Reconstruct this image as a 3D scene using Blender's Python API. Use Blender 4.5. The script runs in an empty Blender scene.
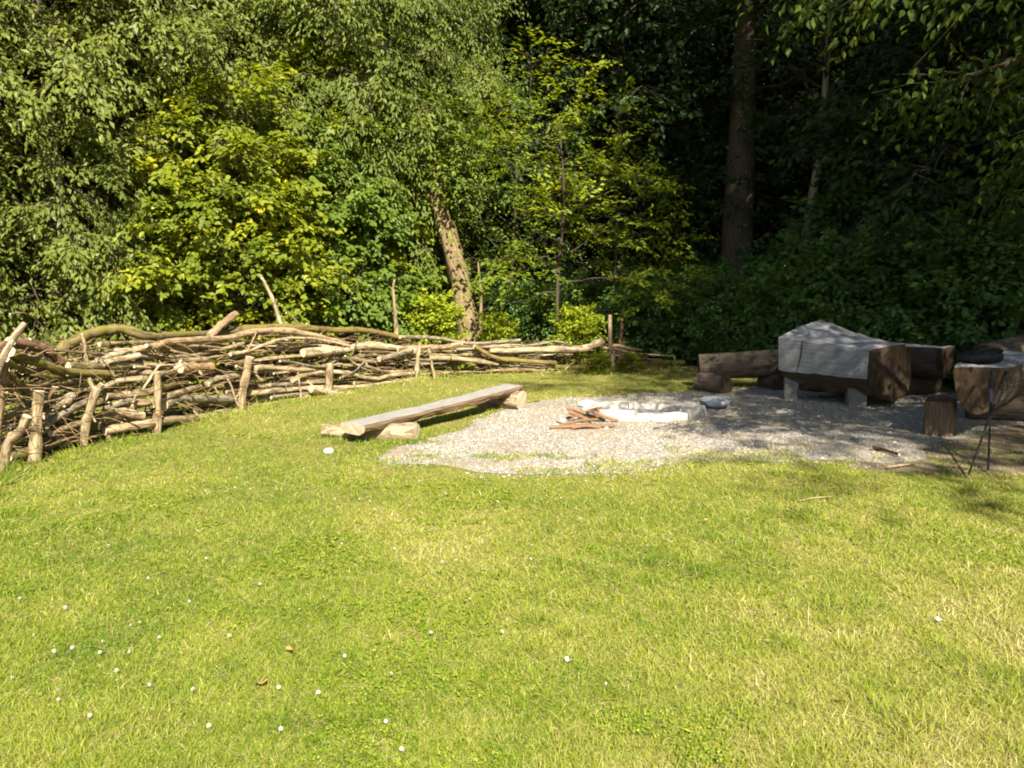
import bpy, math
import numpy as np
from mathutils import Vector, Matrix

RNG = np.random.default_rng(7)
scene = bpy.context.scene
COL = scene.collection

# ------------------------------------------------------------------ camera
CAM_H, FPX, PITCH = 1.6, 800.0, math.radians(6.7)
CP, SP = math.cos(PITCH), math.sin(PITCH)


def ray(x, y):
    """world direction through photo pixel (x, y)"""
    a, b = (x - 512) / FPX, (384 - y) / FPX
    return np.array([a, CP + b * SP, -SP + b * CP])


def at(x, y, Y):
    d = ray(x, y)
    t = Y / d[1]
    return np.array([d[0] * t, Y, CAM_H + d[2] * t])


def gp(x, y, z=0.0):
    d = ray(x, y)
    t = (z - CAM_H) / d[2]
    return np.array([d[0] * t, d[1] * t, z])


# ------------------------------------------------------------------ tagging
def tag(o, label=None, cat=None, group=None, kind=None):
    if label: o["label"] = label
    if cat: o["category"] = cat
    if group: o["group"] = group
    if kind: o["kind"] = kind
    return o


def empty(name, loc, label, cat, group=None):
    o = bpy.data.objects.new(name, None)
    COL.objects.link(o)
    o.location = tuple(float(v) for v in loc)
    return tag(o, label, cat, group)


# ------------------------------------------------------------------ mesh from arrays
class MB:
    def __init__(self):
        self.v, self.f, self.m, self.tc, self.tint = [], [], [], [], []
        self.n = 0

    def add(self, v, f, m=0, tc=None, tint=0.5):
        """v (N,3); f (F,k) array of one face size"""
        v = np.asarray(v, float); f = np.asarray(f, np.int64)
        if f.ndim == 1: f = f[None]
        self.v.append(v)
        self.tc.append(v.copy() if tc is None else np.asarray(tc, float))
        self.f.append(f + self.n)
        self.m.append(np.full(len(f), m, np.int32) if np.isscalar(m) else np.asarray(m, np.int32))
        self.tint.append(np.full(len(f), tint) if np.isscalar(tint) else np.asarray(tint, float))
        self.n += len(v)

    def mesh(self, name, mats, smooth=False):
        me = bpy.data.meshes.new(name)
        v = np.concatenate(self.v).astype(np.float32)
        me.vertices.add(len(v)); me.vertices.foreach_set("co", v.ravel())
        tot = sum(f.size for f in self.f); nf = sum(len(f) for f in self.f)
        loops = np.concatenate([f.ravel() for f in self.f]).astype(np.int32)
        sizes = np.concatenate([np.full(len(f), f.shape[1]) for f in self.f]).astype(np.int32)
        start = np.concatenate([[0], np.cumsum(sizes)[:-1]]).astype(np.int32)
        me.loops.add(tot); me.loops.foreach_set("vertex_index", loops)
        me.polygons.add(nf); me.polygons.foreach_set("loop_start", start)
        me.polygons.foreach_set("material_index", np.concatenate(self.m).astype(np.int32))
        me.polygons.foreach_set("use_smooth", np.full(nf, smooth, bool))
        me.update(calc_edges=True)
        a = me.attributes.new("tint", 'FLOAT', 'FACE')
        a.data.foreach_set("value", np.concatenate(self.tint).astype(np.float32))
        a = me.attributes.new("tc", 'FLOAT_VECTOR', 'POINT')
        a.data.foreach_set("vector", np.concatenate(self.tc).astype(np.float32).ravel())
        for m in mats: me.materials.append(m)
        return me

    def build(self, name, mats, parent=None, smooth=False, color=None):
        o = bpy.data.objects.new(name, self.mesh(name, mats, smooth))
        COL.objects.link(o)
        if parent is not None:
            o.parent = parent
            o.matrix_parent_inverse = Matrix.Translation(-Vector(parent.location))
        if color is not None: o.color = (*color, 1)
        return o


def spline(pts, n):
    """Catmull-Rom through pts, n samples"""
    p = np.asarray(pts, float)
    if len(p) == 2:
        t = np.linspace(0, 1, n)[:, None]
        return p[0] * (1 - t) + p[1] * t
    q = np.vstack([2 * p[0] - p[1], p, 2 * p[-1] - p[-2]])
    u = np.linspace(0, len(p) - 1 - 1e-9, n)
    i = u.astype(int); t = (u - i)[:, None]
    a, b, c, d = q[i], q[i + 1], q[i + 2], q[i + 3]
    return 0.5 * (2 * b + (c - a) * t + (2 * a - 5 * b + 4 * c - d) * t ** 2 + (3 * b - a - 3 * c + d) * t ** 3)


def tube(mb, path, rad, sides=8, bump=0.08, cap=True, mat=0, capmat=1, rng=RNG, squash=1.0):
    p = np.asarray(path, float); n = len(p)
    rad = np.broadcast_to(np.asarray(rad, float), (n,))
    T = np.gradient(p, axis=0); T /= np.linalg.norm(T, axis=1)[:, None] + 1e-12
    up = np.array([0, 0, 1.0]) if abs(T[0, 2]) < 0.9 else np.array([1.0, 0, 0])
    U = np.zeros_like(p); V = np.zeros_like(p)
    u = up - T[0] * (up @ T[0]); u /= np.linalg.norm(u)
    for i in range(n):
        u = u - T[i] * (u @ T[i]); u /= np.linalg.norm(u)
        U[i] = u; V[i] = np.cross(T[i], u)
    ang = np.linspace(0, 2 * math.pi, sides, endpoint=False)
    wob = 1 + bump * (rng.normal(size=(n, sides)) * 0.5 + rng.normal(size=(1, sides)) * 0.5)
    R = rad[:, None] * wob
    c, s = np.cos(ang)[None], np.sin(ang)[None]
    v = p[:, None] + U[:, None] * (R * c * squash)[..., None] + V[:, None] * (R * s)[..., None]
    L = np.concatenate([[0], np.cumsum(np.linalg.norm(np.diff(p, axis=0), axis=1))]) + rng.uniform(0, 50)
    tc = np.stack([np.broadcast_to(L[:, None], R.shape), rad[:, None] * c + 0 * R, rad[:, None] * s + 0 * R], -1)
    i = np.arange(n - 1)[:, None] * sides; j = np.arange(sides)[None]; k = (j + 1) % sides
    f = np.stack([i + j, i + k, i + sides + k, i + sides + j], -1).reshape(-1, 4)
    mb.add(v.reshape(-1, 3), f, mat, tc.reshape(-1, 3))
    if cap:
        for e, rev in ((0, True), (n - 1, False)):
            ring = v[e]; cen = ring.mean(0)
            inner = cen + (ring - cen) * 0.72 + T[e] * (0.06 * rad[e]) * (-1 if rev else 1)
            vv = np.vstack([ring, inner])
            loc = np.stack([np.zeros(sides), c[0] * rad[e], s[0] * rad[e]], -1)
            q = np.stack([np.arange(sides), (np.arange(sides) + 1) % sides, sides + (np.arange(sides) + 1) % sides, sides + np.arange(sides)], -1)
            fl = np.arange(sides, 2 * sides)[None]
            if rev: q = q[:, ::-1]; fl = fl[:, ::-1]
            mb.add(vv, q, capmat, np.vstack([loc, loc * 0.72]))
            mb.add(inner, np.arange(sides)[None] if not rev else np.arange(sides)[None, ::-1], capmat, loc * 0.72)


# ------------------------------------------------------------------ noise for scatter
def vnoise(x, y, scale, seed):
    g = np.random.default_rng(seed).random((64, 64))
    x = x / scale + 31.3; y = y / scale + 17.7
    xi, yi = np.floor(x).astype(int), np.floor(y).astype(int)
    fx, fy = x - xi, y - yi
    fx = fx * fx * (3 - 2 * fx); fy = fy * fy * (3 - 2 * fy)
    g00 = g[xi % 64, yi % 64]; g10 = g[(xi + 1) % 64, yi % 64]
    g01 = g[xi % 64, (yi + 1) % 64]; g11 = g[(xi + 1) % 64, (yi + 1) % 64]
    return (g00 * (1 - fx) + g10 * fx) * (1 - fy) + (g01 * (1 - fx) + g11 * fx) * fy


def inside(poly, x, y):
    c = np.zeros(len(x), bool); n = len(poly)
    for i in range(n):
        x1, y1 = poly[i]; x2, y2 = poly[i - 1]
        k = ((y1 > y) != (y2 > y)) & (x < (x2 - x1) * (y - y1) / (y2 - y1 + 1e-12) + x1)
        c ^= k
    return c


# ------------------------------------------------------------------ materials
class NT:
    def __init__(self, name):
        self.mat = bpy.data.materials.new(name); self.mat.use_nodes = True
        self.t = self.mat.node_tree; self.t.nodes.clear()
        self.out = self.n('ShaderNodeOutputMaterial')

    def n(self, typ, **kw):
        nd = self.t.nodes.new(typ)
        for k, v in kw.items():
            if k.startswith('i_'):
                key = k[2:].replace('_', ' ')
                nd.inputs[key].default_value = v
            else: setattr(nd, k, v)
        return nd

    def l(self, a, b): self.t.links.new(a, b)

    def noise(self, vec, scale, detail=4, rough=0.6, dist=0.0):
        nd = self.n('ShaderNodeTexNoise')
        nd.inputs['Scale'].default_value = scale; nd.inputs['Detail'].default_value = detail
        nd.inputs['Roughness'].default_value = rough; nd.inputs['Distortion'].default_value = dist
        self.l(vec, nd.inputs['Vector']); return nd.outputs['Fac']

    def ramp(self, fac, stops):
        nd = self.n('ShaderNodeValToRGB'); r = nd.color_ramp
        while len(r.elements) < len(stops): r.elements.new(0.5)
        for e, (p, c) in zip(r.elements, stops):
            e.position = p; e.color = (*c, 1) if len(c) == 3 else c
        self.l(fac, nd.inputs['Fac']); return nd.outputs['Color']

    def mix(self, fac, a, b, mode='MIX'):
        nd = self.n('ShaderNodeMix', data_type='RGBA', blend_type=mode)
        for s, v in ((nd.inputs[0], fac), (nd.inputs[6], a), (nd.inputs[7], b)):
            if hasattr(v, 'is_linked'): self.l(v, s)
            elif isinstance(v, (int, float)): s.default_value = v
            else: s.default_value = (*v, 1)
        return nd.outputs[2]

    def bsdf(self, col, rough=0.8, spec=0.2, bump=None, bdist=0.01, bstr=1.0):
        b = self.n('ShaderNodeBsdfPrincipled')
        if hasattr(col, 'is_linked'): self.l(col, b.inputs['Base Color'])
        else: b.inputs['Base Color'].default_value = (*col, 1)
        b.inputs['Roughness'].default_value = rough
        b.inputs['Specular IOR Level'].default_value = spec
        if bump is not None:
            bp = self.n('ShaderNodeBump'); bp.inputs['Distance'].default_value = bdist
            bp.inputs['Strength'].default_value = bstr
            self.l(bump, bp.inputs['Height']); self.l(bp.outputs['Normal'], b.inputs['Normal'])
        return b

    def done(self, shader):
        self.l(shader, self.out.inputs['Surface']); return self.mat

    def attr(self, name, out='Vector'):
        return self.n('ShaderNodeAttribute', attribute_name=name).outputs[out]

    def mapped(self, vec, sc):
        m = self.n('ShaderNodeMapping'); m.inputs['Scale'].default_value = sc
        self.l(vec, m.inputs['Vector']); return m.outputs['Vector']


def leaf_mat(name, a, b, c=None, trans=0.35, gloss=0.25):
    t = NT(name)
    fac = t.attr('tint', 'Fac')
    stops = [(0.0, a), (0.75, b), (1.0, c or b)]
    col = t.ramp(fac, stops)
    p = t.bsdf(col, 0.5, gloss)
    tr = t.n('ShaderNodeBsdfTranslucent')
    hs = t.n('ShaderNodeHueSaturation'); hs.inputs['Hue'].default_value = 0.485
    hs.inputs['Saturation'].default_value = 1.1; hs.inputs['Value'].default_value = 1.5
    t.l(col, hs.inputs['Color']); t.l(hs.outputs['Color'], tr.inputs['Color'])
    m = t.n('ShaderNodeMixShader'); m.inputs[0].default_value = trans
    t.l(p.outputs[0], m.inputs[1]); t.l(tr.outputs[0], m.inputs[2])
    return t.done(m.outputs[0])


def bark_mat(name, dark, light, moss=None, moss_amt=0.5, grain=(3, 30, 30), objcol=False, rough=0.9, bd=0.012):
    t = NT(name)
    tc = t.attr('tc')
    g = t.noise(t.mapped(tc, grain), 1.6, 6, 0.65, 0.4)
    big = t.noise(tc, 3.0, 3, 0.6)
    col = t.ramp(g, [(0.3, dark), (0.72, light)])
    col = t.mix(t.ramp(big, [(0.3, (0, 0, 0)), (0.75, (0.5, 0.5, 0.5))]), col, tuple(x * 0.6 for x in light))
    if objcol:
        pl = t.noise(t.mapped(tc, (3.5, 12, 12)), 1.3, 5, 0.7, 0.8)
        col = t.mix(t.ramp(pl, [(0.50, (0, 0, 0)), (0.56, (0.8,) * 3)]), col, tuple(x * 0.9 for x in dark))
        oi = t.n('ShaderNodeObjectInfo')
        col = t.mix(1.0, col, oi.outputs['Color'], 'MULTIPLY')
    if moss:
        ge = t.n('ShaderNodeNewGeometry')
        mn = t.noise(tc, 7, 5, 0.7)
        f = t.ramp(mn, [(0.62 - moss_amt * 0.35, (0, 0, 0)), (0.70 - moss_amt * 0.3, (1, 1, 1))])
        col = t.mix(f, col, moss)
    return t.done(t.bsdf(col, rough, 0.15, g, bd).outputs[0])


def end_mat(name, dark, light):
    t = NT(name)
    tc = t.attr('tc')
    w = t.n('ShaderNodeTexWave', wave_type='RINGS', rings_direction='X')
    w.inputs['Scale'].default_value = 16; w.inputs['Distortion'].default_value = 2.0
    w.inputs['Detail'].default_value = 3
    t.l(tc, w.inputs['Vector'])
    n = t.noise(tc, 14, 4, 0.65)
    col = t.mix(t.ramp(n, [(0.35, (0, 0, 0)), (0.7, (1, 1, 1))]), dark, light)
    col = t.mix(0.25, col, t.ramp(w.outputs['Fac'], [(0.0, tuple(x * .6 for x in dark)), (0.7, light)]))
    return t.done(t.bsdf(col, 0.85, 0.15, n, 0.01).outputs[0])


M = {}
M['branch'] = bark_mat('weathered_branch', (0.10, 0.075, 0.046), (0.44, 0.365, 0.255), objcol=True, grain=(2.2, 22, 22))
M['branch_moss'] = bark_mat('mossy_branch', (0.09, 0.07, 0.04), (0.32, 0.25, 0.15), moss=(0.15, 0.13, 0.028), moss_amt=0.45, objcol=True)
M['branch_end'] = end_mat('cut_branch_end', (0.30, 0.215, 0.125), (0.56, 0.46, 0.32))
M['bark'] = bark_mat('tree_bark', (0.03, 0.023, 0.015), (0.095, 0.075, 0.05), grain=(2, 14, 14), bd=0.03)
M['bark_ivy'] = bark_mat('pale_tree_bark', (0.07, 0.046, 0.024), (0.31, 0.225, 0.125), moss=(0.09, 0.10, 0.02), moss_amt=0.3, grain=(3, 16, 16), bd=0.03)
M['bark_big'] = bark_mat('massive_trunk_bark', (0.036, 0.028, 0.019), (0.10, 0.08, 0.055), grain=(2, 10, 10), bd=0.04)
M['bark_slim'] = bark_mat('slim_pale_bark', (0.16, 0.135, 0.10), (0.36, 0.31, 0.24), grain=(3, 16, 16))
M['bark_log'] = bark_mat('old_log_bark', (0.036, 0.028, 0.020), (0.15, 0.115, 0.082), grain=(2, 16, 16), bd=0.03)
def hewn_mat():
    t = NT('silvered_hewn_wood'); tc = t.attr('tc')
    g = t.noise(t.mapped(tc, (1.0, 14, 14)), 1.6, 6, 0.7, 0.3)
    blot = t.noise(tc, 4.0, 5, 0.65, 0.6)
    crk = t.noise(t.mapped(tc, (0.55, 9, 9)), 1.5, 2, 0.5, 0.8)
    col = t.ramp(g, [(0.28, (0.12, 0.118, 0.115)), (0.5, (0.30, 0.30, 0.30)), (0.75, (0.46, 0.465, 0.47))])
    col = t.mix(t.ramp(blot, [(0.48, (0, 0, 0)), (0.68, (0.7,) * 3)]), col, (0.15, 0.13, 0.105))
    col = t.mix(t.ramp(crk, [(0.485, (0, 0, 0)), (0.5, (0.85,) * 3), (0.515, (0, 0, 0))]), col, (0.035, 0.03, 0.025))
    return t.done(t.bsdf(col, 0.75, 0.2, g, 0.02).outputs[0])


M['hewn'] = hewn_mat()
M['plank'] = bark_mat('grey_plank_wood', (0.135, 0.128, 0.115), (0.37, 0.355, 0.325), grain=(2.0, 34, 34), rough=0.75, bd=0.006)
M['plank_side'] = bark_mat('brown_plank_edge', (0.05, 0.033, 0.02), (0.22, 0.145, 0.085), grain=(2.0, 20, 20), bd=0.015)
M['log_end'] = end_mat('weathered_log_end', (0.028, 0.019, 0.012), (0.10, 0.067, 0.038))
M['log_end_pale'] = end_mat('pale_log_end', (0.24, 0.175, 0.11), (0.46, 0.37, 0.26))
M['firewood'] = bark_mat('orange_firewood', (0.09, 0.05, 0.027), (0.27, 0.16, 0.09), grain=(3, 30, 30))
M['fire_end'] = end_mat('split_firewood', (0.28, 0.18, 0.10), (0.46, 0.33, 0.20))


def stone_mat(name, a, b, scale=9):
    t = NT(name)
    tc = t.n('ShaderNodeTexCoord').outputs['Object']
    n = t.noise(tc, scale, 6, 0.68)
    n2 = t.noise(tc, scale * 6, 3, 0.6)
    col = t.ramp(n, [(0.3, a), (0.7, b)])
    col = t.mix(0.35, col, t.ramp(n2, [(0.3, tuple(x * .55 for x in a)), (0.6, b)]))
    return t.done(t.bsdf(col, 0.9, 0.2, n2, 0.006).outputs[0])


M['stone_pale'] = stone_mat('pale_limestone', (0.25, 0.235, 0.205), (0.45, 0.425, 0.38))
M['stone_grey'] = stone_mat('grey_stone', (0.15, 0.16, 0.17), (0.34, 0.35, 0.36))
M['block'] = stone_mat('concrete_block', (0.12, 0.11, 0.098), (0.23, 0.215, 0.19))
M['ash'] = stone_mat('ash', (0.07, 0.065, 0.06), (0.28, 0.27, 0.26), 14)


def plain(name, col, rough=0.6, spec=0.3):
    t = NT(name); return t.done(t.bsdf(col, rough, spec).outputs[0])


M['black'] = plain('black_nylon', (0.012, 0.012, 0.014), 0.7)
M['black_rubber'] = plain('black_rubber', (0.015, 0.015, 0.015), 0.5)
M['silver'] = plain('brushed_pole_metal', (0.14, 0.14, 0.145), 0.4, 0.5)
M['white'] = plain('white_petals', (0.58, 0.53, 0.49), 0.9)
M['paper'] = plain('white_paper', (0.82, 0.82, 0.80), 0.8)
M['yellow'] = plain('yellow_petals', (0.75, 0.55, 0.03), 0.7)
M['dead_leaf'] = plain('dead_leaf', (0.42, 0.21, 0.09), 0.8)
M['stem'] = plain('green_stem', (0.14, 0.20, 0.04), 0.7)

# leaves: tuned albedos, per-leaf tint; forest and overhang greens darkened to deepen shade
M['l_droop'] = leaf_mat('dull_green_leaves', (0.066, 0.090, 0.016), (0.135, 0.165, 0.026), (0.20, 0.215, 0.036), 0.30)
M['l_pale'] = leaf_mat('pale_green_leaves', (0.062, 0.092, 0.015), (0.128, 0.165, 0.024), (0.19, 0.21, 0.036), 0.33)
M['l_yellow'] = leaf_mat('yellow_green_leaves', (0.062, 0.108, 0.010), (0.20, 0.23, 0.013), (0.50, 0.455, 0.015), 0.42)
M['l_blue'] = leaf_mat('deep_green_leaves', (0.045, 0.082, 0.010), (0.10, 0.155, 0.015), (0.17, 0.21, 0.018), 0.32)
M['l_mid'] = leaf_mat('mid_green_leaves', (0.05, 0.085, 0.012), (0.12, 0.165, 0.02), (0.22, 0.24, 0.02), 0.38)
M['l_beech'] = leaf_mat('beech_leaves', (0.06, 0.11, 0.010), (0.17, 0.22, 0.013), (0.36, 0.36, 0.016), 0.42)
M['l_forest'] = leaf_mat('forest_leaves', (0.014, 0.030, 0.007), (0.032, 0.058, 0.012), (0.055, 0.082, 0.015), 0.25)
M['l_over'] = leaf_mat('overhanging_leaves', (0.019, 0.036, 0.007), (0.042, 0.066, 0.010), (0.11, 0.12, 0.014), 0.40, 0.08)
M['l_bright'] = leaf_mat('lime_shrub_leaves', (0.13, 0.19, 0.012), (0.28, 0.33, 0.016), (0.36, 0.36, 0.02), 0.42)
M['l_shade'] = leaf_mat('shade_shrub_leaves', (0.045, 0.10, 0.024), (0.09, 0.17, 0.036), (0.14, 0.21, 0.042), 0.3)


# ground
def ground_mat():
    t = NT('lawn_soil')
    pos = t.n('ShaderNodeNewGeometry').outputs['Position']
    n1 = t.noise(pos, 0.7, 5, 0.6); n2 = t.noise(pos, 9, 5, 0.7); n3 = t.noise(pos, 60, 3, 0.6)
    col = t.ramp(n1, [(0.32, (0.12, 0.14, 0.022)), (0.55, (0.20, 0.18, 0.045)), (0.72, (0.27, 0.205, 0.085))])
    col = t.mix(t.ramp(n2, [(0.35, (0, 0, 0)), (0.7, (0.55,) * 3)]), col, (0.10, 0.115, 0.02))
    col = t.mix(t.ramp(n3, [(0.4, (0, 0, 0)), (0.8, (0.5,) * 3)]), col, (0.33, 0.29, 0.10))
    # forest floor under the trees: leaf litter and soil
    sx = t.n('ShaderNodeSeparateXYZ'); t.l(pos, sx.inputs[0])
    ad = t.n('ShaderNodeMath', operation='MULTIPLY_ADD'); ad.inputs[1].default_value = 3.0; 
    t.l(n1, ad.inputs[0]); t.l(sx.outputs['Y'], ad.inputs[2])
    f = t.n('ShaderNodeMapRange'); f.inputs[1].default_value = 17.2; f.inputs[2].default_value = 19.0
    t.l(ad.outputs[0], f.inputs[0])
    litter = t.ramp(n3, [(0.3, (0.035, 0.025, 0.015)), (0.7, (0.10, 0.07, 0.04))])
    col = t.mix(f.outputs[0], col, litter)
    return t.done(t.bsdf(col, 0.95, 0.1, n3, 0.02).outputs[0])


def gravel_mat(name, dark=False):
    t = NT(name)
    pos = t.n('ShaderNodeNewGeometry').outputs['Position']
    v = t.n('ShaderNodeTexVoronoi'); v.inputs['Scale'].default_value = 55
    t.l(pos, v.inputs['Vector'])
    v2 = t.n('ShaderNodeTexVoronoi'); v2.inputs['Scale'].default_value = 120
    t.l(pos, v2.inputs['Vector'])
    n = t.noise(pos, 1.3, 4, 0.6)
    k = 0.45 if dark else 1.0
    col = t.ramp(t.noise(v.outputs['Color'], 3.0, 0), [(0.3, (0.15 * k, 0.135 * k, 0.115 * k)), (0.7, (0.36 * k, 0.335 * k, 0.295 * k))])
    col = t.mix(t.ramp(n, [(0.42, (0, 0, 0)), (0.62, (0.75,) * 3)]), col, (0.27 * k, 0.215 * k, 0.145 * k))
    return t.done(t.bsdf(col, 0.95, 0.15, v.outputs['Distance'], 0.012).outputs[0])


def soil_mat():
    t = NT('trodden_soil')
    pos = t.n('ShaderNodeNewGeometry').outputs['Position']
    n = t.noise(pos, 4, 6, 0.7); n2 = t.noise(pos, 40, 4, 0.7)
    col = t.ramp(n, [(0.3, (0.10, 0.075, 0.045)), (0.7, (0.22, 0.175, 0.11))])
    col = t.mix(t.ramp(n2, [(0.5, (0, 0, 0)), (0.75, (0.6,) * 3)]), col, (0.33, 0.28, 0.20))
    return t.done(t.bsdf(col, 0.95, 0.1, n2, 0.02).outputs[0])


def pebble_mat():
    t = NT('pebbles')
    col = t.ramp(t.attr('tint', 'Fac'), [(0.0, (0.13, 0.115, 0.09)), (0.45, (0.26, 0.235, 0.195)), (0.85, (0.37, 0.345, 0.295)), (1.0, (0.55, 0.53, 0.48))])
    return t.done(t.bsdf(col, 0.9, 0.2).outputs[0])


def grass_mat(name='grass_blades'):
    t = NT(name)
    fac = t.attr('tint', 'Fac')
    col = t.ramp(fac, [(0.0, (0.080, 0.145, 0.010)), (0.35, (0.172, 0.235, 0.016)), (0.64, (0.275, 0.295, 0.034)), (0.84, (0.375, 0.345, 0.10)), (1.0, (0.54, 0.465, 0.23))])
    p = t.bsdf(col, 0.6, 0.2)
    tr = t.n('ShaderNodeBsdfTranslucent'); t.l(col, tr.inputs['Color'])
    m = t.n('ShaderNodeMixShader'); m.inputs[0].default_value = 0.3
    t.l(p.outputs[0], m.inputs[1]); t.l(tr.outputs[0], m.inputs[2])
    return t.done(m.outputs[0])


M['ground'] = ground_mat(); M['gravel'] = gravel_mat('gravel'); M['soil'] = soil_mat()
M['pebble'] = pebble_mat(); M['grass'] = grass_mat()

# ------------------------------------------------------------------ ground sheets
mb = MB()
mb.add([(-200, -60, 0), (200, -60, 0), (200, 260, 0), (-200, 260, 0)], [[0, 1, 2, 3]])
tag(mb.build('ground', [M['ground']]), kind='structure')


def outline(px, wob=0.05, per=6, seed=3):
    g = np.array([gp(x, y) for x, y in px])
    g = np.vstack([g, g[:1]])
    out = []
    r = np.random.default_rng(seed)
    for a, b in zip(g[:-1], g[1:]):
        n = max(2, int(np.linalg.norm(b - a) * per))
        for t in np.linspace(0, 1, n, endpoint=False):
            out.append((a * (1 - t) + b * t)[:2])
    out = np.array(out)
    k = r.normal(size=out.shape) * wob
    k = (k + np.roll(k, 1, 0) + np.roll(k, 2, 0) + np.roll(k, -1, 0)) / 2.2
    return out + k


def sheet(name, poly, z, mat):
    import bmesh
    bm = bmesh.new()
    f = bm.faces.new([bm.verts.new((x, y, z)) for x, y in poly])
    bmesh.ops.triangulate(bm, faces=[f])
    me = bpy.data.meshes.new(name); bm.to_mesh(me); bm.free()
    me.materials.append(mat)
    for p in me.polygons:
        if p.normal.z < 0: p.flip()
    o = bpy.data.objects.new(name, me); COL.objects.link(o)
    return tag(o, kind='structure')


GRAVEL = outline([(366, 457), (392, 467), (440, 466), (480, 472), (530, 475), (585, 475), (625, 474), (655, 467), (700, 463), (760, 461), (820, 461), (880, 464), (925, 458),
                  (945, 440), (1010, 425), (1060, 415), (1060, 396), (960, 392), (900, 389), (840, 385), (760, 387), (700, 392), (650, 394), (600, 397), (545, 400), (518, 405),
                  (490, 415), (455, 428), (420, 441), (386, 449)], 0.06)
SOIL = outline([(860, 466), (900, 472), (960, 476), (1010, 478), (1080, 482), (1080, 405), (960, 410), (935, 430)], 0.07, seed=8)
sheet('soil_patch', SOIL, 0.003, M['soil'])
sheet('gravel_patch', GRAVEL, 0.006, M['gravel'])

# pebbles lying loose in the gravel
rp = np.random.default_rng(21)
c = []
while sum(len(k) for k in c) < 30000:
    Y = rp.uniform(6.2, 13.6, 40000); X = rp.uniform(-1.8, 8.8, 40000)
    keep = (rp.random(40000) < (7.0 / Y) ** 1.5 * np.clip(vnoise(X, Y, .45, 71) * 2.2 - .25, .12, 1)) & inside(GRAVEL, X + rp.normal(size=40000) * 0.12, Y + rp.normal(size=40000) * 0.17)
    c.append(np.stack([X[keep], Y[keep]], 1))
c = np.vstack(c)[:30000]; n = len(c)
s = rp.lognormal(-5.05, 0.42, n) * (c[:, 1] / 8.0) ** 0.4
octv = np.array([(1, 0, 0), (0, 1, 0), (-1, 0, 0), (0, -1, 0), (0, 0, 0.75), (0.6, 0.6, 0.5), (-0.6, -0.5, 0.45)])[:6]
a = rp.uniform(0, 6.28, n)
base = np.repeat(octv[None], n, 0) * (s[:, None, None] * rp.uniform(0.65, 1.3, (n, 6, 1)))
x = base[..., 0] * np.cos(a)[:, None] - base[..., 1] * np.sin(a)[:, None]
y = base[..., 0] * np.sin(a)[:, None] + base[..., 1] * np.cos(a)[:, None]
v = np.stack([x + c[:, :1], y + c[:, 1:], base[..., 2] + 0.006], -1).reshape(-1, 3)
fo = np.array([(0, 5, 4), (5, 1, 4), (1, 2, 4), (2, 3, 4), (3, 0, 4), (0, 1, 5)])
f = (np.arange(n)[:, None, None] * 6 + fo[None]).reshape(-1, 3)
mb = MB(); mb.add(v, f, 0, tint=np.repeat(rp.beta(2.2, 2.0, n), 6))
tag(mb.build('gravel_stones', [M['pebble']]), 'loose pale pebbles covering the gravel around the fire pit', 'gravel', kind='stuff')

# ------------------------------------------------------------------ grass
HX = np.array([-400, -40, 0, 60, 100, 155, 245, 345, 420, 500, 610, 680])
HY = np.array([3.6, 6.5, 6.9, 7.7, 8.3, 8.8, 10.8, 12.6, 14.3, 15.2, 16.0, 16.4])


def hd(x):
    return float(np.interp(x, HX, HY))


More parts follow.
